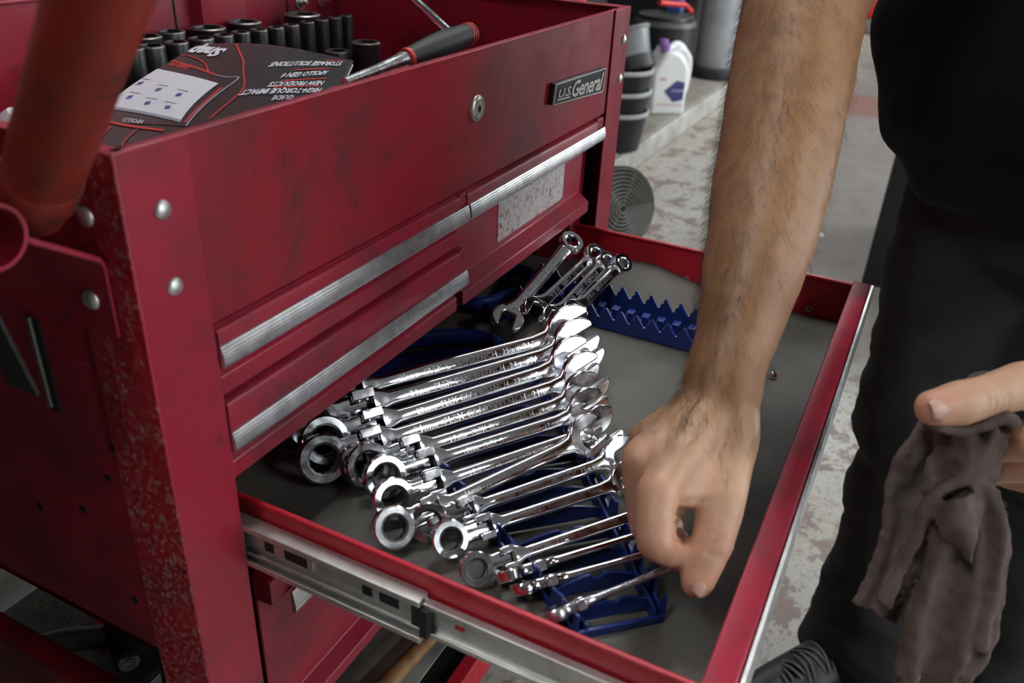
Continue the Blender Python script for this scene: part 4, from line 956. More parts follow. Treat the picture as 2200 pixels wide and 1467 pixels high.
# three nested black buckets with pale rims
bx, by = 3.02, 0.800
for k in range(3):
    zb = LT + (0.0 if k == 0 else 0.105 + 0.082 * (k - 1)); zt = LT + 0.155 + 0.082 * k
    b = thing('bucket', (bx, by, zb), ['lowest black bucket of the nested stack on the ledge', 'middle black bucket of the nested stack on the ledge', 'topmost black bucket of the nested stack on the ledge'][k], 'bucket', 'nested buckets')
    zb2 = max(zb, zt - 0.17)
    m = MB(); m.lathe([(1e-4, zb2), (0.104, zb2), (0.126, zt), (0.122, zt), (0.100, zb2 + 0.004), (1e-4, zb2 + 0.004)], 32, M=Matrix.Translation((bx, by, 0))); m.build('pail', 'black_plastic', b)
    m = MB(); m.lathe([(0.124, zt - 0.012), (0.131, zt - 0.012), (0.132, zt), (0.124, zt + 0.003)], 32, M=Matrix.Translation((bx, by, 0)), close=True); m.build('rim', 'rim_grey', b)
tz = LT + 0.155 + 0.082 * 2
fu = thing('measuring_jug', (bx + 0.03, by - 0.01, tz - 0.02), 'tilted grey plastic measuring jug in the top bucket', 'jug')
Mj = axis_frame((bx + 0.03, by - 0.045, tz - 0.015), (0.12, 0.42, 1)) @ Matrix.Scale(1.12, 4)
MB().lathe([(1e-4, 0.0), (0.060, 0.0), (0.072, 0.05), (0.070, 0.055), (0.082, 0.13), (0.088, 0.135), (0.088, 0.142), (0.078, 0.140), (0.066, 0.06), (1e-4, 0.02)], 24, M=Mj).build('jug_body', 'grey_plastic', fu)
MB().lathe([(0.073, 0.0), (0.078, 0.004), (0.076, 0.048), (0.071, 0.05)], 24, M=Mj, close=True).build('jug_band', 'black_plastic', fu)
m = MB(); m.tube([(bx - 0.06, by + 0.19, LT), (bx - 0.05, by + 0.20, tz + 0.24)], 0.045, 16)
tag(m.build('red_cylinder', 'bright_red', origin=base(bx - 0.06, by + 0.16, LT)), 'bright red cylinder behind the bucket stack', 'cylinder')
# white jugs
def jug(x, y, ang, label, lab_side):
    t = thing('coolant_jug', (x, y, LT), label, 'jug', 'white coolant jugs')
    Mq = Matrix.Translation((x, y, LT)) @ Matrix.Rotation(ang, 4, 'Z')
    out = [(-0.085, 0.0), (0.085, 0.0), (0.088, 0.02), (0.088, 0.19), (0.075, 0.235), (0.035, 0.275), (-0.01, 0.29), (-0.035, 0.280), (-0.045, 0.262), (-0.085, 0.205), (-0.088, 0.18), (-0.088, 0.02)]
    m = MB(); m.prism(out, -0.048, 0.048, lambda a, b, d: (a, d, b), M=Mq); jb = m.build('jug_body', 'white_plastic', t, bevel=0.014, seg=3)
    MB().tube([tuple(Mq @ Vector(p)) for p in smooth_path([(0.005, 0, 0.270), (0.045, 0, 0.292), (0.090, 0, 0.265), (0.104, 0, 0.215), (0.100, 0, 0.12), (0.086, 0, 0.08)])], 0.014, 12).build('handle', 'white_plastic', t)
    MB().lathe([(0.022, 0.0), (0.022, 0.028), (0.019, 0.031), (1e-4, 0.031)], 18, M=Mq @ Matrix.Translation((-0.026, 0, 0.283))).build('cap', 'purple_plastic', t)
    if lab_side:
        m = MB(); m.prism([(-0.030, 0.112), (0.022, 0.060), (0.072, 0.070), (0.072, 0.150), (0.030, 0.160)], -0.0488, -0.0482, lambda a, b, d: (a, d, b), M=Mq); m.build('paper_label', 'label_blue', jb)
        m = MB(); m.prism([(-0.06, 0.050), (0.075, 0.042), (0.075, 0.045), (-0.06, 0.053)], -0.0488, -0.0482, lambda a, b, d: (a, d, b), M=Mq); m.build('label_line', 'print_red', jb)
        m = MB(); m.prism([(-0.055, 0.165), (-0.025, 0.162), (-0.025, 0.168), (-0.055, 0.171)], -0.0488, -0.0482, lambda a, b, d: (a, d, b), M=Mq); m.build('label_line', 'print_red', jb)
        vs_, fs_ = text_mesh('COOLANT', 0.016, 0.0, 0)
        MB().add([(0.006 + v[0] * 0.9, -0.0491, 0.108 + v[1]) for v in vs_], fs_, M=Mq).build('lettering', 'print_white', jb)
jug(3.72, 0.815, -0.85, 'white plastic coolant jug with a blue label, nearest on the ledge', True)
jug(3.86, 0.870, -0.75, 'second white jug half hidden behind the labelled one', False)
# stack of old brake drums
for k, (r0, zb, h_, mt, lab) in enumerate(((0.150, LT, 0.10, 'steel_grey', 'lowest grey brake rotor of the stack by the wall'), (0.165, LT + 0.102, 0.10, 'steel_grey', 'second brake rotor with a broad flange in the stack'), (0.150, LT + 0.204, 0.11, 'black_metal', 'black brake drum third in the stack by the wall'), (0.158, LT + 0.316, 0.05, 'steel_grey', 'topmost brake rotor under the odds and ends'))):
    m = MB(); m.lathe([(0.11, 0), (r0, 0.0), (r0, 0.025), (0.115, 0.03), (0.112, h_ * 0.8), (r0 * 0.9, h_ * 0.85), (r0 * 0.92, h_), (0.06, h_)] if k != 2 else [(0.12, 0), (0.148, 0), (0.148, h_), (0.06, h_)], 32, M=Matrix.Translation((4.30, 1.03, zb)))
    tag(m.build('brake_drum', mt, origin=base(4.30, 1.03, zb)), lab, 'brake drum', 'stacked brake drums')
m = MB(); m.tube([(4.12, 1.02, LT + 0.44), (4.30, 0.94, LT + 0.42), (4.36, 0.92, LT + 0.384)], 0.014, 8)
tag(m.build('red_pliers', 'bright_red', origin=base(4.2, 0.98, LT + 0.37)), 'red handled pliers lying on the brake drum stack', 'pliers')
m = MB(); m.box(4.36, 4.44, 0.98, 1.06, LT + 0.366, LT + 0.47)
tag(m.build('blue_box', 'print_blue', origin=base(4.4, 1.02, LT + 0.366), bevel=0.01), 'small blue box on top of the brake drum stack', 'box')
m = MB(); m.box(3.55, 4.0, 1.25, 1.7, LT, LT + 0.62)
tag(m.build('black_crate', 'black_plastic', origin=base(3.8, 1.4, LT), bevel=0.02), 'black crate by the wall behind the bucket stack', 'crate')
m = MB(); m.box(4.70, 5.35, 1.02, 1.75, LT, LT + 1.5)
tag(m.build('black_cabinet', 'black_plastic', origin=base(5.0, 1.4, LT), bevel=0.01), 'tall black cabinet on the ledge beside the grey cylinder', 'cabinet')
cy = thing('gas_cylinder', (4.78, 0.86, LT), 'tall dull grey cylinder on a black foot, behind the man\'s forearm', 'cylinder')
MB().lathe([(1e-4, 0.04), (0.108, 0.04), (0.115, 0.06), (0.115, 1.15), (0.09, 1.24), (0.03, 1.27), (0.03, 1.33), (1e-4, 1.33)], 36, M=Matrix.Translation((4.80, 0.865, LT))).build('cylinder_body', 'cylinder_grey', cy)
MB().lathe([(1e-4, 0), (0.150, 0), (0.158, 0.012), (0.155, 0.045), (0.118, 0.055), (1e-4, 0.055)], 36, M=Matrix.Translation((4.78, 0.858, LT))).build('foot_ring', 'black_plastic', cy)
# black cabinet on the floor behind the man
m = MB(); m.box(2.37, 2.95, -1.10, -0.285, ZF, ZF + 0.92)
bc = m.build('floor_cabinet', 'black_plastic', origin=base(2.6, -0.7, ZF), bevel=0.006); tag(bc, 'black steel cabinet standing on the floor behind the man', 'cabinet')
lc = thing('shade_blocker', (-0.48, 0.55, ZF), 'unseen dark cabinet added beside the cart to shade its left side', 'cabinet')  # added out of view to keep light off the cart's left side
MB().box(-0.74, -0.150, 0.09, 0.95, ZF + 0.05, ZF + 1.90).build('blocker_body', 'black_plastic', lc, bevel=0.006)
for (ya, yb_) in ((0.10, 0.51), (0.52, 0.94)): MB().box(-0.150, -0.138, ya, yb_, ZF + 0.08, ZF + 1.88).build('blocker_door', 'black_metal', lc, bevel=0.004)
MB().box(-0.72, -0.18, 0.12, 0.91, ZF, ZF + 0.05).build('blocker_plinth', 'black_plastic', lc)
rc = thing('far_trolley', (8.3, 0.48, ZF), 'blurred red and blue trolley jack far down the workshop', 'trolley')
MB().box(8.0, 8.6, 0.30, 0.62, ZF + 0.12, ZF + 0.42).build('trolley_body', 'bright_red', rc, bevel=0.05)
MB().box(8.1, 8.7, 0.24, 0.46, ZF + 0.42, ZF + 0.80).build('trolley_tank', 'print_blue', rc, bevel=0.05)
for yy in (0.2, 0.6): MB().lathe([(0.02, -0.03), (0.10, -0.03), (0.10, 0.03), (0.02, 0.03)], 20, M=axis_frame((8.05, yy, ZF + 0.10), (0, 1, 0))).build('wheel', 'black_plastic', rc)
m = MB(); m.lathe([(0.012, 0), (0.016, 0.003), (0.010, 0.008), (1e-4, 0.009)], 12, M=axis_frame((2.7268, -0.1043, ZF), (0, 0, 1)))
tag(m.build('washer', 'white_plastic', origin=base(2.7268, -0.1043, ZF)), 'small bright scrap on the bare floor right of the forearm', 'scrap')

# ------------------------------------------------------------------ the man
pm = thing('person', (0.86, -0.50, ZF), 'man in black shirt and dark jeans reaching into the open drawer', 'person')
HR = {'wr': (0.2436, -0.2785, -0.183), 'im': (0.1530, -0.2640, -0.2136), 'mm': (0.1786, -0.2428, -0.2097), 'rm': (0.2085, -0.2374, -0.2146), 'pm': (0.2367, -0.2403, -0.2224),
      'ip': (0.1335, -0.2725, -0.2350), 'id': (0.1500, -0.2800, -0.2540), 'it': (0.1669, -0.2785, -0.257), 'mp': (0.1678, -0.2566, -0.2549), 'md': (0.1818, -0.2673, -0.2758), 'mt': (0.1974, -0.2687, -0.272),
      'rp': (0.2046, -0.2496, -0.2659), 'rd': (0.2169, -0.2608, -0.2857), 'rt': (0.2284, -0.2636, -0.2794), 'pp': (0.2382, -0.2505, -0.2738), 'pd': (0.2418, -0.2604, -0.2859), 'pt': (0.248, -0.2629, -0.2778),
      'tc': (0.2269, -0.292, -0.2001), 'tm': (0.1848, -0.3008, -0.2244), 'ti': (0.1625, -0.3034, -0.2443), 'tt': (0.1440, -0.3010, -0.2648), 'web': (0.1776, -0.2769, -0.2173), 'th': (0.2136, -0.2936, -0.213)}
HR = {k: Vector(v) for k, v in HR.items()}
ARM = [((0.2434, -0.2782, -0.1830), 0.0265), ((0.2577, -0.2760, -0.1641), 0.0268), ((0.2791, -0.2743, -0.1442), 0.0302), ((0.3063, -0.2721, -0.1184), 0.0360), ((0.3338, -0.2693, -0.0917), 0.0402), ((0.3611, -0.2648, -0.0642), 0.0440), ((0.3889, -0.2602, -0.0356), 0.0456), ((0.4316, -0.2531, 0.0090), 0.0475), ((0.4721, -0.2455, 0.0558), 0.0490), ((0.530, -0.268, 0.140), 0.054), ((0.600, -0.310, 0.235), 0.060), ((0.655, -0.345, 0.300), 0.066)]
mb = MB()
mb.chain([a for a, r in ARM], [r for a, r in ARM])
# right hand: palm, fist, thumb
W0 = HR['wr']
for k, r0, r1 in (('im', 0.019, 0.0125), ('mm', 0.019, 0.0130), ('rm', 0.019, 0.0125), ('pm', 0.018, 0.0115)):
    mb.capsule(W0.lerp(HR[k], 0.12), HR[k], r0, r1)
for a_, b_ in (('im', 'mm'), ('mm', 'rm'), ('rm', 'pm')): mb.capsule(HR[a_].lerp(W0, 0.2), HR[b_].lerp(W0, 0.2), 0.0135, 0.0135)
for f_, rr in (('i', (0.0138, 0.0130, 0.0108, 0.0095)), ('m', (0.0132, 0.0118, 0.0100, 0.0090)), ('r', (0.0126, 0.0110, 0.0096, 0.0088)), ('p', (0.0108, 0.0092, 0.0082, 0.0076))):
    mb.chain([HR[f_ + k] for k in ('m', 'p', 'd', 't')], rr)
mb.chain([HR['tc'], HR['th'], HR['tm'], HR['ti'], HR['tt']], (0.0200, 0.0190, 0.0154, 0.0140, 0.0114))
mb.capsule(HR['tc'], W0, 0.020, 0.024); mb.capsule(HR['web'], HR['th'], 0.0130, 0.016); mb.capsule(HR['web'], HR['im'].lerp(W0, 0.35), 0.0115, 0.016); mb.capsule(HR['tm'].lerp(HR['tc'], 0.4), HR['im'].lerp(W0, 0.25), 0.0095, 0.0110)
mb.capsule((0.1665, -0.2790, -0.2200), (0.1772, -0.2826, -0.2215), 0.0085, 0.011)
# left hand
HL = {'tt': (0.2388, -0.4077, -0.1469), 'ti': (0.2521, -0.4215, -0.1465), 'ti2': (0.2667, -0.4363, -0.1444), 'tm': (0.2913, -0.4577, -0.1415), 'tc': (0.3233, -0.4909, -0.1567), 'wr': (0.3497, -0.5226, -0.1798), 'im': (0.2888, -0.4728, -0.1784), 'mm': (0.2997, -0.4822, -0.199), 'ip': (0.2971, -0.4489, -0.198), 'it': (0.2796, -0.4372, -0.207), 'pm': (0.3111, -0.4914, -0.2188), 'mp': (0.3067, -0.4582, -0.2207)}
HL = {k: Vector(v) for k, v in HL.items()}
mb.chain([HL['tt'], HL['ti'], HL['ti2'], HL['tm'], HL['tc'], HL['wr']], (0.0120, 0.0146, 0.0136, 0.0158, 0.021, 0.027))
for k, q, r_ in (('im', 'ip', 0.0135), ('mm', 'mp', 0.0135)):
    mb.capsule(HL['wr'], HL[k], 0.022, 0.0140); mb.capsule(HL[k], HL[q], r_, 0.011)
mb.capsule(HL['ip'], HL['it'], 0.011, 0.0095); mb.capsule(HL['wr'], HL['pm'], 0.022, 0.013)
e_ = Vector((0.03, 0.004, -0.016))
mb.chain([HL['pm'], HL['mp'] + e_, HL['it'] + e_ * 1.2], (0.0125, 0.0115, 0.0095)); mb.chain([HL['mp'], HL['it'] + e_ * 0.6], (0.011, 0.0095))
mb.chain([HL['pm'] + e_ * 0.5, HL['mp'] + e_ * 2.0, HL['it'] + e_ * 2.0], (0.0115, 0.0100, 0.0085))
mb.chain([HL['wr'], (0.42, -0.60, -0.165), (0.53, -0.685, -0.12), (0.60, -0.72, -0.085), (0.68, -0.71, 0.06), (0.76, -0.675, 0.22), (0.775, -0.65, 0.29)], (0.027, 0.036, 0.044, 0.046, 0.050, 0.058, 0.064))
# trunk, head and legs inside the clothes
mb.chain([(0.655, -0.345, 0.300), (0.735, -0.49, 0.33), (0.775, -0.65, 0.29)], (0.066, 0.085, 0.064))
mb.chain([(0.735, -0.49, 0.30), (0.83, -0.50, 0.05), (0.88, -0.52, -0.12)], (0.105, 0.125, 0.12))
mb.chain([(0.72, -0.48, 0.36), (0.69, -0.46, 0.43)], (0.06, 0.055))
mb.capsule((0.665, -0.445, 0.50), (0.64, -0.44, 0.555), 0.078, 0.092); mb.capsule((0.57, -0.425, 0.50), (0.585, -0.43, 0.53), 0.012, 0.010)
mb.chain([(0.87, -0.46, -0.14), (0.835, -0.452, -0.46), (0.795, -0.460, -0.84)], (0.075, 0.055, 0.035))
mb.chain([(0.88, -0.60, -0.14), (0.83, -0.60, -0.46), (0.83, -0.63, -0.84)], (0.075, 0.055, 0.035))
body = remeshed(mb, 0.0026, 8, 0.5)
co, no = coords(body)
blush = np.zeros(len(co))
def dent(c, r, amt, sx=None):
    d = np.linalg.norm(co - np.array(c), axis=1); w_ = np.exp(-(d / r) ** 2); co[:] = co + no * (w_ * amt)[:, None]
def groove(c, axis, across, r, width, amt):
    """a crease through c: short along 'axis', wide along 'across'"""
    a = np.array(Vector(axis).normalized()); d = co - np.array(c); u = d @ a; rr_ = np.linalg.norm(d, axis=1)
    w_ = np.exp(-(u / width) ** 2) * np.exp(-(rr_ / r) ** 2); co[:] = co + no * (w_ * amt)[:, None]
def tint(c, r, v): blush[:] = np.maximum(blush, v * np.exp(-(np.linalg.norm(co - np.array(c), axis=1) / r) ** 2))
view = Vector((-0.79, -0.38, 0.48))
for k in ('im', 'mm', 'rm', 'pm'): dent(HR[k], 0.013, 0.0016); tint(HR[k], 0.016, 0.55)
for k in ('ip', 'it', 'id', 'ti', 'tt', 'mp'): tint(HR[k], 0.018, 0.5)
tint(HR['tt'], 0.016, 0.8); tint(HL['tt'], 0.018, 0.8); tint(HL['ip'], 0.03, 0.7); tint(HL['im'], 0.03, 0.5); tint(HR['web'], 0.02, 0.35)
tdir = HR['tt'] - HR['ti']
for q in (-0.22, -0.08, 0.06, 0.20): groove(HR['ti'] + tdir * q + view * 0.012, tdir, None, 0.012, 0.0009, -0.0011)
ldir = HL['ti'] - HL['ti2']
for q in (-0.35, -0.1, 0.15, 0.4): groove(HL['ti2'] + ldir * q + view * 0.012, ldir, None, 0.013, 0.0010, -0.0011)
idir = HR['ip'] - HR['im']
for q in (0.30, 0.48, 0.66, 0.84): groove(HR['im'] + idir * q + Vector((0.004, -0.014, -0.002)), idir + Vector((0, 0.006 * (q - 0.5), 0)), None, 0.013, 0.0012, -0.0021)
for q in (0.0, 0.35): groove(HR['web'].lerp(HR['ip'], 0.25 + q * 0.5) + Vector((-0.002, -0.006, 0.002)), Vector((0.5, 0.3, 0.8)), None, 0.012, 0.0014, -0.0022)
# tendons on the back of the hand and forearm modelling
for k in ('im', 'mm', 'rm'):
    for q in np.linspace(0.35, 0.9, 10):
        dent(tuple(W0.lerp(HR[k], q) + view * 0.014), 0.006, 0.00035)
dent((0.243, -0.250, -0.170), 0.016, 0.0035)     # wrist bone
for i in range(0, len(co)):
    p = co[i]
    if p[0] < 0.62 and p[2] > -0.32 and p[1] > -0.62:
        co[i] = p + no[i] * (0.0009 * noise.noise(Vector(p) * 38) + 0.0004 * noise.noise(Vector(p) * 110))
body.vertices.foreach_set('co', (co + np.array([0, 0, H]) - np.array(WLOC[pm.name])).ravel())
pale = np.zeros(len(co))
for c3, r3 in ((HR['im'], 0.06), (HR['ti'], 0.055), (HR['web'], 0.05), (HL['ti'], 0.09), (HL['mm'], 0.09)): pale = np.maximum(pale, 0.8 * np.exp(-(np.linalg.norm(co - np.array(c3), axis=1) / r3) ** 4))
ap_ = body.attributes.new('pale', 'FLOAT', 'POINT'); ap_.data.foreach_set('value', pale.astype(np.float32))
at_ = body.attributes.new('blush', 'FLOAT', 'POINT'); at_.data.foreach_set('value', blush.astype(np.float32))
body.materials.clear(); body.materials.append(MATS['skin']); body.polygons.foreach_set('use_smooth', [True] * len(body.polygons)); body.update()
body.name = 'body'; bo = bpy.data.objects.new('body', body); COL.objects.link(bo); bo.parent = pm; WLOC[bo.name] = WLOC[pm.name]
# thumbnails: curved plates
def nail(c, along, nrm, L_, w_):
    Mn = frame(c, along, nrm); m = MB()
    def fn(u, v):
        a = (u - 0.5) * 2; b = (v - 0.5) * 2
        q = 1 - 0.35 * max(0, a) ** 3
        return tuple(Mn @ Vector((L_ * a * (1 - 0.12 * b * b), w_ * b * q, -0.55 * w_ * b * b - 0.0006 * a * a)))
    m.grid(fn, 10, 10); o = m.build('thumbnail', 'nail', pm, sharp=0); s_ = o.modifiers.new('s', 'SOLIDIFY'); s_.thickness = 0.0012; s_.offset = -0.3
    return o
nail(HR['tt'] + view.normalized() * 0.0106 + Vector((0.45, -0.89, 0.045)) * 0.0020 + tdir.normalized() * 0.0002, tdir, view + Vector((0.45, -0.89, 0.045)) * 0.25, 0.0072, 0.0060)
ltd = HL['tt'] - HL['ti']
nail(HL['tt'] + view.normalized() * 0.0117 + Vector((0.41, 0.25, 0.88)) * 0.001 + ltd.normalized() * 0.0005, ltd, view + Vector((0.41, 0.25, 0.88)) * 0.15, 0.0075, 0.0068)
# arm hair
rr = random.Random(11); m = MB(); dgv = [Vector((c[0], c[1], c[2])) for c in co]
axis_a = Vector(ARM[0][0]) - Vector(ARM[8][0]); axis_a.normalize()
idx = [i for i in range(len(co)) if co[i][0] < 0.50 and co[i][1] > -0.345 and co[i][2] > -0.215 and co[i][0] > 0.18]
for _ in range(17000):
    i = rr.choice(idx); p = Vector(co[i]); n_ = Vector(no[i])
    f_ = max(0.12, min(1, n_.dot(Vector((-0.25, 0.92, 0.1))) * 0.75 + 0.42))
    if co[i][2] < -0.185: f_ *= 0.45
    if rr.random() > f_: continue
    L_ = 0.006 + 0.010 * rr.random()
    side = n_.cross(axis_a).normalized()
    t1 = (axis_a * (0.6 + 0.3 * rr.random()) + side * (rr.random() - 0.3) * 0.9 + n_ * (0.35 + 0.35 * rr.random())).normalized()
    t2 = (t1 + axis_a * 0.5 - n_ * 0.25 + side * (rr.random() - 0.5) * 0.8).normalized()
    q0, q1, q2 = p, p + t1 * L_ * 0.5, p + t1 * L_ * 0.5 + t2 * L_ * 0.5
    w_ = 0.00008; s1 = t1.cross(n_).normalized() * w_; s2 = n_.normalized() * w_
    m.add([q0 - s1, q0 + s1, q1 - s1, q1 + s1, q2, q0 + s2, q1 + s2], [(0, 1, 3, 2), (2, 3, 4), (0, 5, 6, 2), (2, 6, 4)])
hr_ = m.build('arm_hair', 'hair', bo, sharp=0, kind='stuff')

# clothes
def garment(name, mb_, mat, voxel, amp, scale, parent, fold=None, smooth=6, floor_cut=None):
    me = remeshed(mb_, voxel, smooth, 0.5); c_, n_ = coords(me)
    for i in range(len(c_)):
        p = Vector(c_[i]); d = amp * (noise.noise(p * scale) + 0.5 * noise.noise(p * scale * 2.3))
        if fold: d += fold(p)
        c_[i] = c_[i] + n_[i] * d
        if floor_cut is not None and c_[i][2] < floor_cut + 0.03 * (c_[i][0] - 0.78): c_[i][2] = floor_cut + 0.03 * (c_[i][0] - 0.78)
    me.vertices.foreach_set('co', (c_ + np.array([0, 0, H]) - np.array(WLOC[parent.name])).ravel())
    me.materials.clear(); me.materials.append(MATS[mat]); me.polygons.foreach_set('use_smooth', [True] * len(me.polygons)); me.update(); me.name = name
    o = bpy.data.objects.new(name, me); COL.objects.link(o); o.parent = parent; WLOC[o.name] = WLOC[parent.name]; return o
m = MB()
def ell(c, rx, ry, rz): m.ball(c, 1.0, rx, ry, rz, 24, 14)
ell((0.800, -0.468, 0.02), 0.165, 0.194, 0.22); ell((0.785, -0.480, 0.16), 0.150, 0.190, 0.20); ell((0.745, -0.490, 0.27), 0.125, 0.195, 0.12)
ell((0.835, -0.495, -0.08), 0.155, 0.184, 0.13)
m.capsule((0.655, -0.345, 0.300), (0.575, -0.292, 0.200), 0.080, 0.078); m.capsule((0.775, -0.65, 0.29), (0.715, -0.69, 0.13), 0.078, 0.074)
def shirt_fold(p): return 0.0045 * math.sin(p.z * 55 + p.y * 22 + 3 * noise.noise(p * 7)) * max(0, min(1, (0.12 - p.z) * 5))
garment('shirt', m, 'shirt', 0.009, 0.005, 9, pm, shirt_fold)
m = MB()
ell((0.875, -0.530, -0.17), 0.150, 0.168, 0.13)
m.chain([(0.875, -0.455, -0.20), (0.862, -0.447, -0.34), (0.830, -0.447, -0.47), (0.825, -0.458, -0.58), (0.808, -0.462, -0.70), (0.792, -0.458, -0.865)], (0.104, 0.093, 0.082, 0.078, 0.074, 0.080))
m.chain([(0.880, -0.605, -0.20), (0.845, -0.605, -0.40), (0.82, -0.600, -0.50), (0.825, -0.615, -0.62), (0.83, -0.63, -0.855)], (0.104, 0.090, 0.082, 0.076, 0.078))
def jean_fold(p):
    k = 0.0050 * math.sin(p.z * 42 + 14 * p.y + 2.5 * noise.noise(p * 6)) * (0.45 + 0.55 * math.exp(-((p.z + 0.52) / 0.14) ** 2)) + 0.010 * abs(noise.noise(Vector((p.x * 9, p.y * 9, p.z * 22 + p.y * 10)))) - 0.004 * abs(noise.noise(Vector((p.x * 18, p.y * 18, p.z * 40)))) + 0.003 * math.sin(p.z * 75 - 20 * p.y + 3 * noise.noise(p * 9)) * math.exp(-((p.z + 0.80) / 0.08) ** 2) + 0.010 * math.exp(-((p.z + 0.505 + 0.12 * (p.y + 0.4)) / 0.022) ** 2) - 0.009 * math.exp(-((p.z + 0.545 + 0.12 * (p.y + 0.4)) / 0.018) ** 2)
    return k
garment('jeans', m, 'jeans', 0.0075, 0.004, 11, pm, jean_fold, 5, -0.885)
# shoes
def shoe(heel, toe, parent):
    heel = Vector(heel); toe = Vector(toe); Ms = frame(heel, toe - heel, (0, 0, 1)); L_ = (toe - heel).length
    m = MB()
    sh = [(0.0, 0.030), (0.05, 0.036), (0.12, 0.034), (0.20, 0.045), (0.26, 0.042), (0.285, 0.020)]
    out = [(x - 0.02, y) for x, y in sh] + [(x - 0.02, -y) for x, y in sh[::-1]]
    m.prism(out, 0.0, 0.024, lambda a, b, d: (a, b, d), M=Ms); s_ = m.build('shoe_sole', 'black_plastic', parent, bevel=0.006)
    mm_ = MB(); mm_.chain([tuple(Ms @ Vector(p)) for p in ((0.02, 0, 0.052), (0.085, 0, 0.054), (0.13, 0, 0.045)) ], (0.035, 0.036, 0.030))
    for sg in (-1, 1): mm_.chain([tuple(Ms @ Vector(p)) for p in ((0.10, 0.010 * sg, 0.044), (0.16, 0.015 * sg, 0.036), (0.215, 0.015 * sg, 0.032), (0.240, 0.008 * sg, 0.030))], (0.030, 0.027, 0.026, 0.024)); mm_.capsule(tuple(Ms @ Vector((0.03, 0, 0.07))), tuple(Ms @ Vector((0.05, 0, 0.11))), 0.038, 0.042)
    me = remeshed(mm_, 0.004, 6); c_, n_ = coords(me); me.vertices.foreach_set('co', (c_ + np.array([0, 0, H]) - np.array(WLOC[parent.name])).ravel())
    me.materials.clear(); me.materials.append(MATS['shoe']); me.polygons.foreach_set('use_smooth', [True] * len(me.polygons)); me.update()
    o = bpy.data.objects.new('shoe', me); COL.objects.link(o); o.parent = parent; WLOC[o.name] = WLOC[parent.name]
    for k in range(14):
        if k % 2: Ms = Ms @ Matrix.Scale(-1, 4, (0, 1, 0))
        x = 0.065 + 0.0085 * k; z = 0.0925 - 0.0021 * k - 0.00006 * k * k
        pts = [tuple(Ms @ Vector(p)) for p in ((x, -0.030, z - 0.016), (x + 0.006, -0.012, z - 0.001), (x + 0.010, 0.010, z), (x + 0.016, 0.030, z - 0.016))]
        MB().tube(smooth_path(pts), 0.0026, 6).build('lace', 'lace', o)
shoe((0.815, -0.470, ZF), (0.600, -0.325, ZF), pm); shoe((0.85, -0.64, ZF), (0.610, -0.560, ZF), pm)
# short dark hair on the head
m = MB(); m.ball((0.655, -0.444, 0.548), 0.098, 1, 0.95, 1.0, 20, 12); m.v = [(x + (0.012 if z < 0.53 else 0.004), y, max(z, 0.49 + (0.70 - x) * 0.5)) for x, y, z in m.v]
m.build('head_hair', 'hair', pm)

# ------------------------------------------------------------------ the rag
RA = [[(0.305, -0.4272, -0.147), (0.2832, -0.4129, -0.1716), (0.2588, -0.4002, -0.2017), (0.2458, -0.3998, -0.2228), (0.2341, -0.4037, -0.2451), (0.2205, -0.4036, -0.2675), (0.2046, -0.3993, -0.2902)],
      [(0.3054, -0.4565, -0.1694), (0.287, -0.4605, -0.2029), (0.2703, -0.4578, -0.2283), (0.2514, -0.451, -0.2539), (0.2325, -0.4405, -0.2769), (0.2202, -0.4333, -0.2913), (0.2107, -0.4263, -0.3014)]]
RB = [[(0.2692, -0.4255, -0.163), (0.2521, -0.4146, -0.1825), (0.2374, -0.4148, -0.2069), (0.2269, -0.4266, -0.2334), (0.209, -0.427, -0.2632), (0.1936, -0.4258, -0.2876), (0.1777, -0.4303, -0.3172), (0.1648, -0.4372, -0.3439)],
      [(0.2808, -0.4612, -0.1721), (0.257, -0.4598, -0.2101), (0.2518, -0.469, -0.2258), (0.2425, -0.4734, -0.2446), (0.2288, -0.4754, -0.2688), (0.2137, -0.4783, -0.2958), (0.1972, -0.47, -0.3165), (0.177, -0.4611, -0.3427)]]
RC = [[(0.2251, -0.4283, -0.2023), (0.2167, -0.429, -0.2167), (0.2144, -0.4418, -0.2305), (0.215, -0.4501, -0.2361)],
      [(0.2375, -0.4448, -0.1949), (0.236, -0.4544, -0.2049), (0.2255, -0.4557, -0.2233), (0.2158, -0.453, -0.237)]]
def polyat(P, v):
    P = smooth_path(P, 6); x = v * (len(P) - 1); i = min(int(x), len(P) - 2); return P[i].lerp(P[i + 1], x - i)
def sheet(mb_, L_, R_, amp, waves, ph, skew, nu=44, nv=64, th=0.0030):
    vn = view.normalized()
    def fn(u, v, off=0.0):
        p = polyat(L_, v).lerp(polyat(R_, v), u)
        q = amp * (0.45 + 0.8 * v) * (math.sin(2 * PI * waves * (u + skew * v) + ph) * math.sin(PI * u) ** 0.35 + 0.55 * noise.noise(Vector((u * 3.1 + ph, v * 4.3, ph))) )
        q += 0.010 * math.sin(PI * u) * 0.8
        return p + vn * (q + off)
    g0 = [fn(i / nu, j / nv, 0) for j in range(nv + 1) for i in range(nu + 1)]; g1 = [fn(i / nu, j / nv, -th) for j in range(nv + 1) for i in range(nu + 1)]
    n0 = len(g0); f = []
    for j in range(nv):
        for i in range(nu):
            a = j * (nu + 1) + i; b = a + 1; c = a + nu + 2; d = a + nu + 1
            f.append((a, b, c, d)); f.append((n0 + d, n0 + c, n0 + b, n0 + a))
    for i in range(nu): f.append((i + 1, i, n0 + i, n0 + i + 1)); a = nv * (nu + 1) + i; f.append((a, a + 1, n0 + a + 1, n0 + a))
    for j in range(nv):
        a = j * (nu + 1); b = (j + 1) * (nu + 1); f.append((a, b, n0 + b, n0 + a)); a += nu; b += nu; f.append((b, a, n0 + a, n0 + b))
    mb_.add(g0 + g1, f)
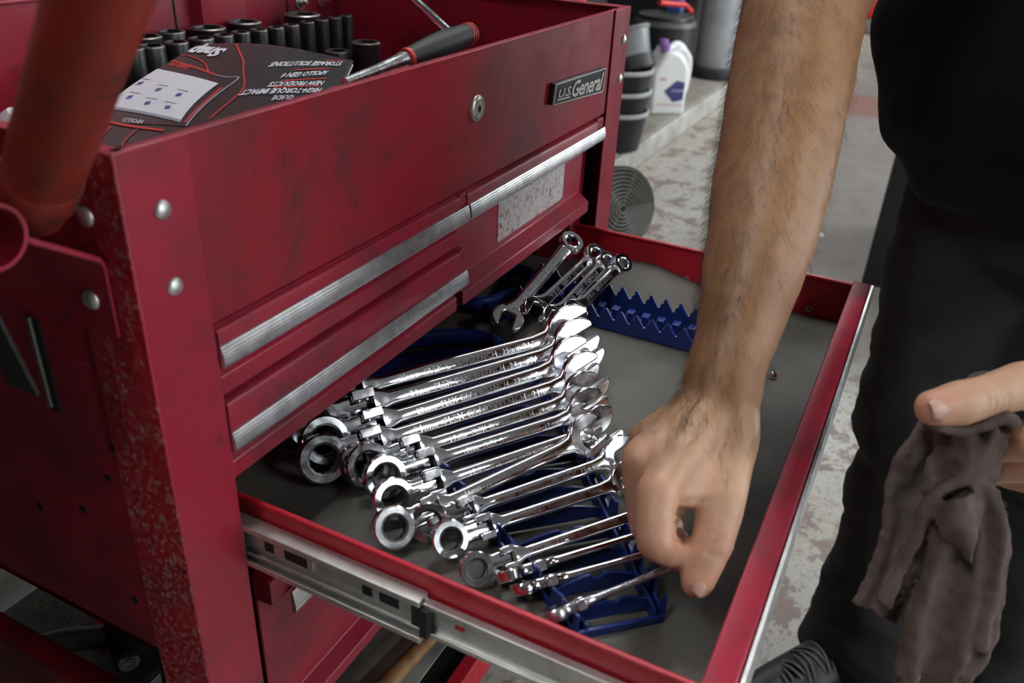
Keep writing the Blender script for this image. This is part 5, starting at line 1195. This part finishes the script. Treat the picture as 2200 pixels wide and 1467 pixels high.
m = MB(); sheet(m, RA[0], RA[1], 0.0055, 1.6, 0.4, 0.35); sheet(m, RB[0], RB[1], 0.0065, 1.7, 2.2, -0.25); sheet(m, RC[0], RC[1], 0.004, 0.8, 0.2, 0.1)
hem = smooth_path([(0.1864, -0.4116, -0.2674), (0.201, -0.4148, -0.246), (0.2143, -0.4188, -0.2271), (0.2289, -0.4221, -0.2057), (0.24, -0.4327, -0.1959), (0.2462, -0.4464, -0.1965), (0.2461, -0.4605, -0.2077), (0.2395, -0.4681, -0.2246), (0.227, -0.4723, -0.2484), (0.2126, -0.4725, -0.2723), (0.2026, -0.4751, -0.2908)])
m.tube(hem, 0.0052, 10); m.tube(smooth_path(RA[0][1:]), 0.0042, 10); m.tube([p + view * 0.004 for p in smooth_path(RB[1][2:7])], 0.0042, 10)
m.chain([(0.302, -0.440, -0.160), (0.272, -0.425, -0.172), (0.258, -0.432, -0.190)], (0.016, 0.016, 0.014))
m.tube(smooth_path([(0.2333, -0.4057, -0.1545), (0.2413, -0.4245, -0.1601), (0.251, -0.439, -0.1565), (0.2606, -0.4503, -0.1516), (0.2632, -0.4573, -0.1577)]), 0.0045, 10)
me = remeshed(m, 0.0022, 3, 0.5); c_, n_ = coords(me)
for i in range(len(c_)):
    p = Vector(c_[i]); c_[i] = c_[i] + n_[i] * (0.0010 * noise.noise(p * 160) + 0.0015 * noise.noise(p * 80) + 0.0026 * noise.noise(p * 36))
org = base(0.24, -0.435, -0.33)
me.vertices.foreach_set('co', (c_ + np.array([0, 0, H]) - np.array(org)).ravel()); me.materials.clear(); me.materials.append(MATS['rag']); me.polygons.foreach_set('use_smooth', [True] * len(me.polygons)); me.update()
rag = bpy.data.objects.new('rag', me); COL.objects.link(rag); rag.location = org; WLOC[rag.name] = org
tag(rag, 'crumpled grey-brown cotton rag hanging from the man\'s left hand', 'rag')
rr = random.Random(5); m = MB()
for k in range(len(hem) * 14):
    i = rr.randrange(len(hem) - 1); p = hem[i].lerp(hem[i + 1], rr.random()); d = Vector((rr.uniform(-1, 1), rr.uniform(-1, 1), rr.uniform(-1, 1))).normalized()
    p = p + d * 0.0048; q = p + d * 0.0014 + Vector((rr.uniform(-1, 1), rr.uniform(-1, 1), rr.uniform(-1, 1))) * 0.0014; s_ = d.orthogonal().normalized() * 0.00022
    m.add([p - s_, p + s_, q, p + d.cross(s_)], [(0, 1, 2), (0, 2, 3), (1, 3, 2)])
m.build('frayed_hem', 'rag_hem', rag, sharp=0, kind='stuff')
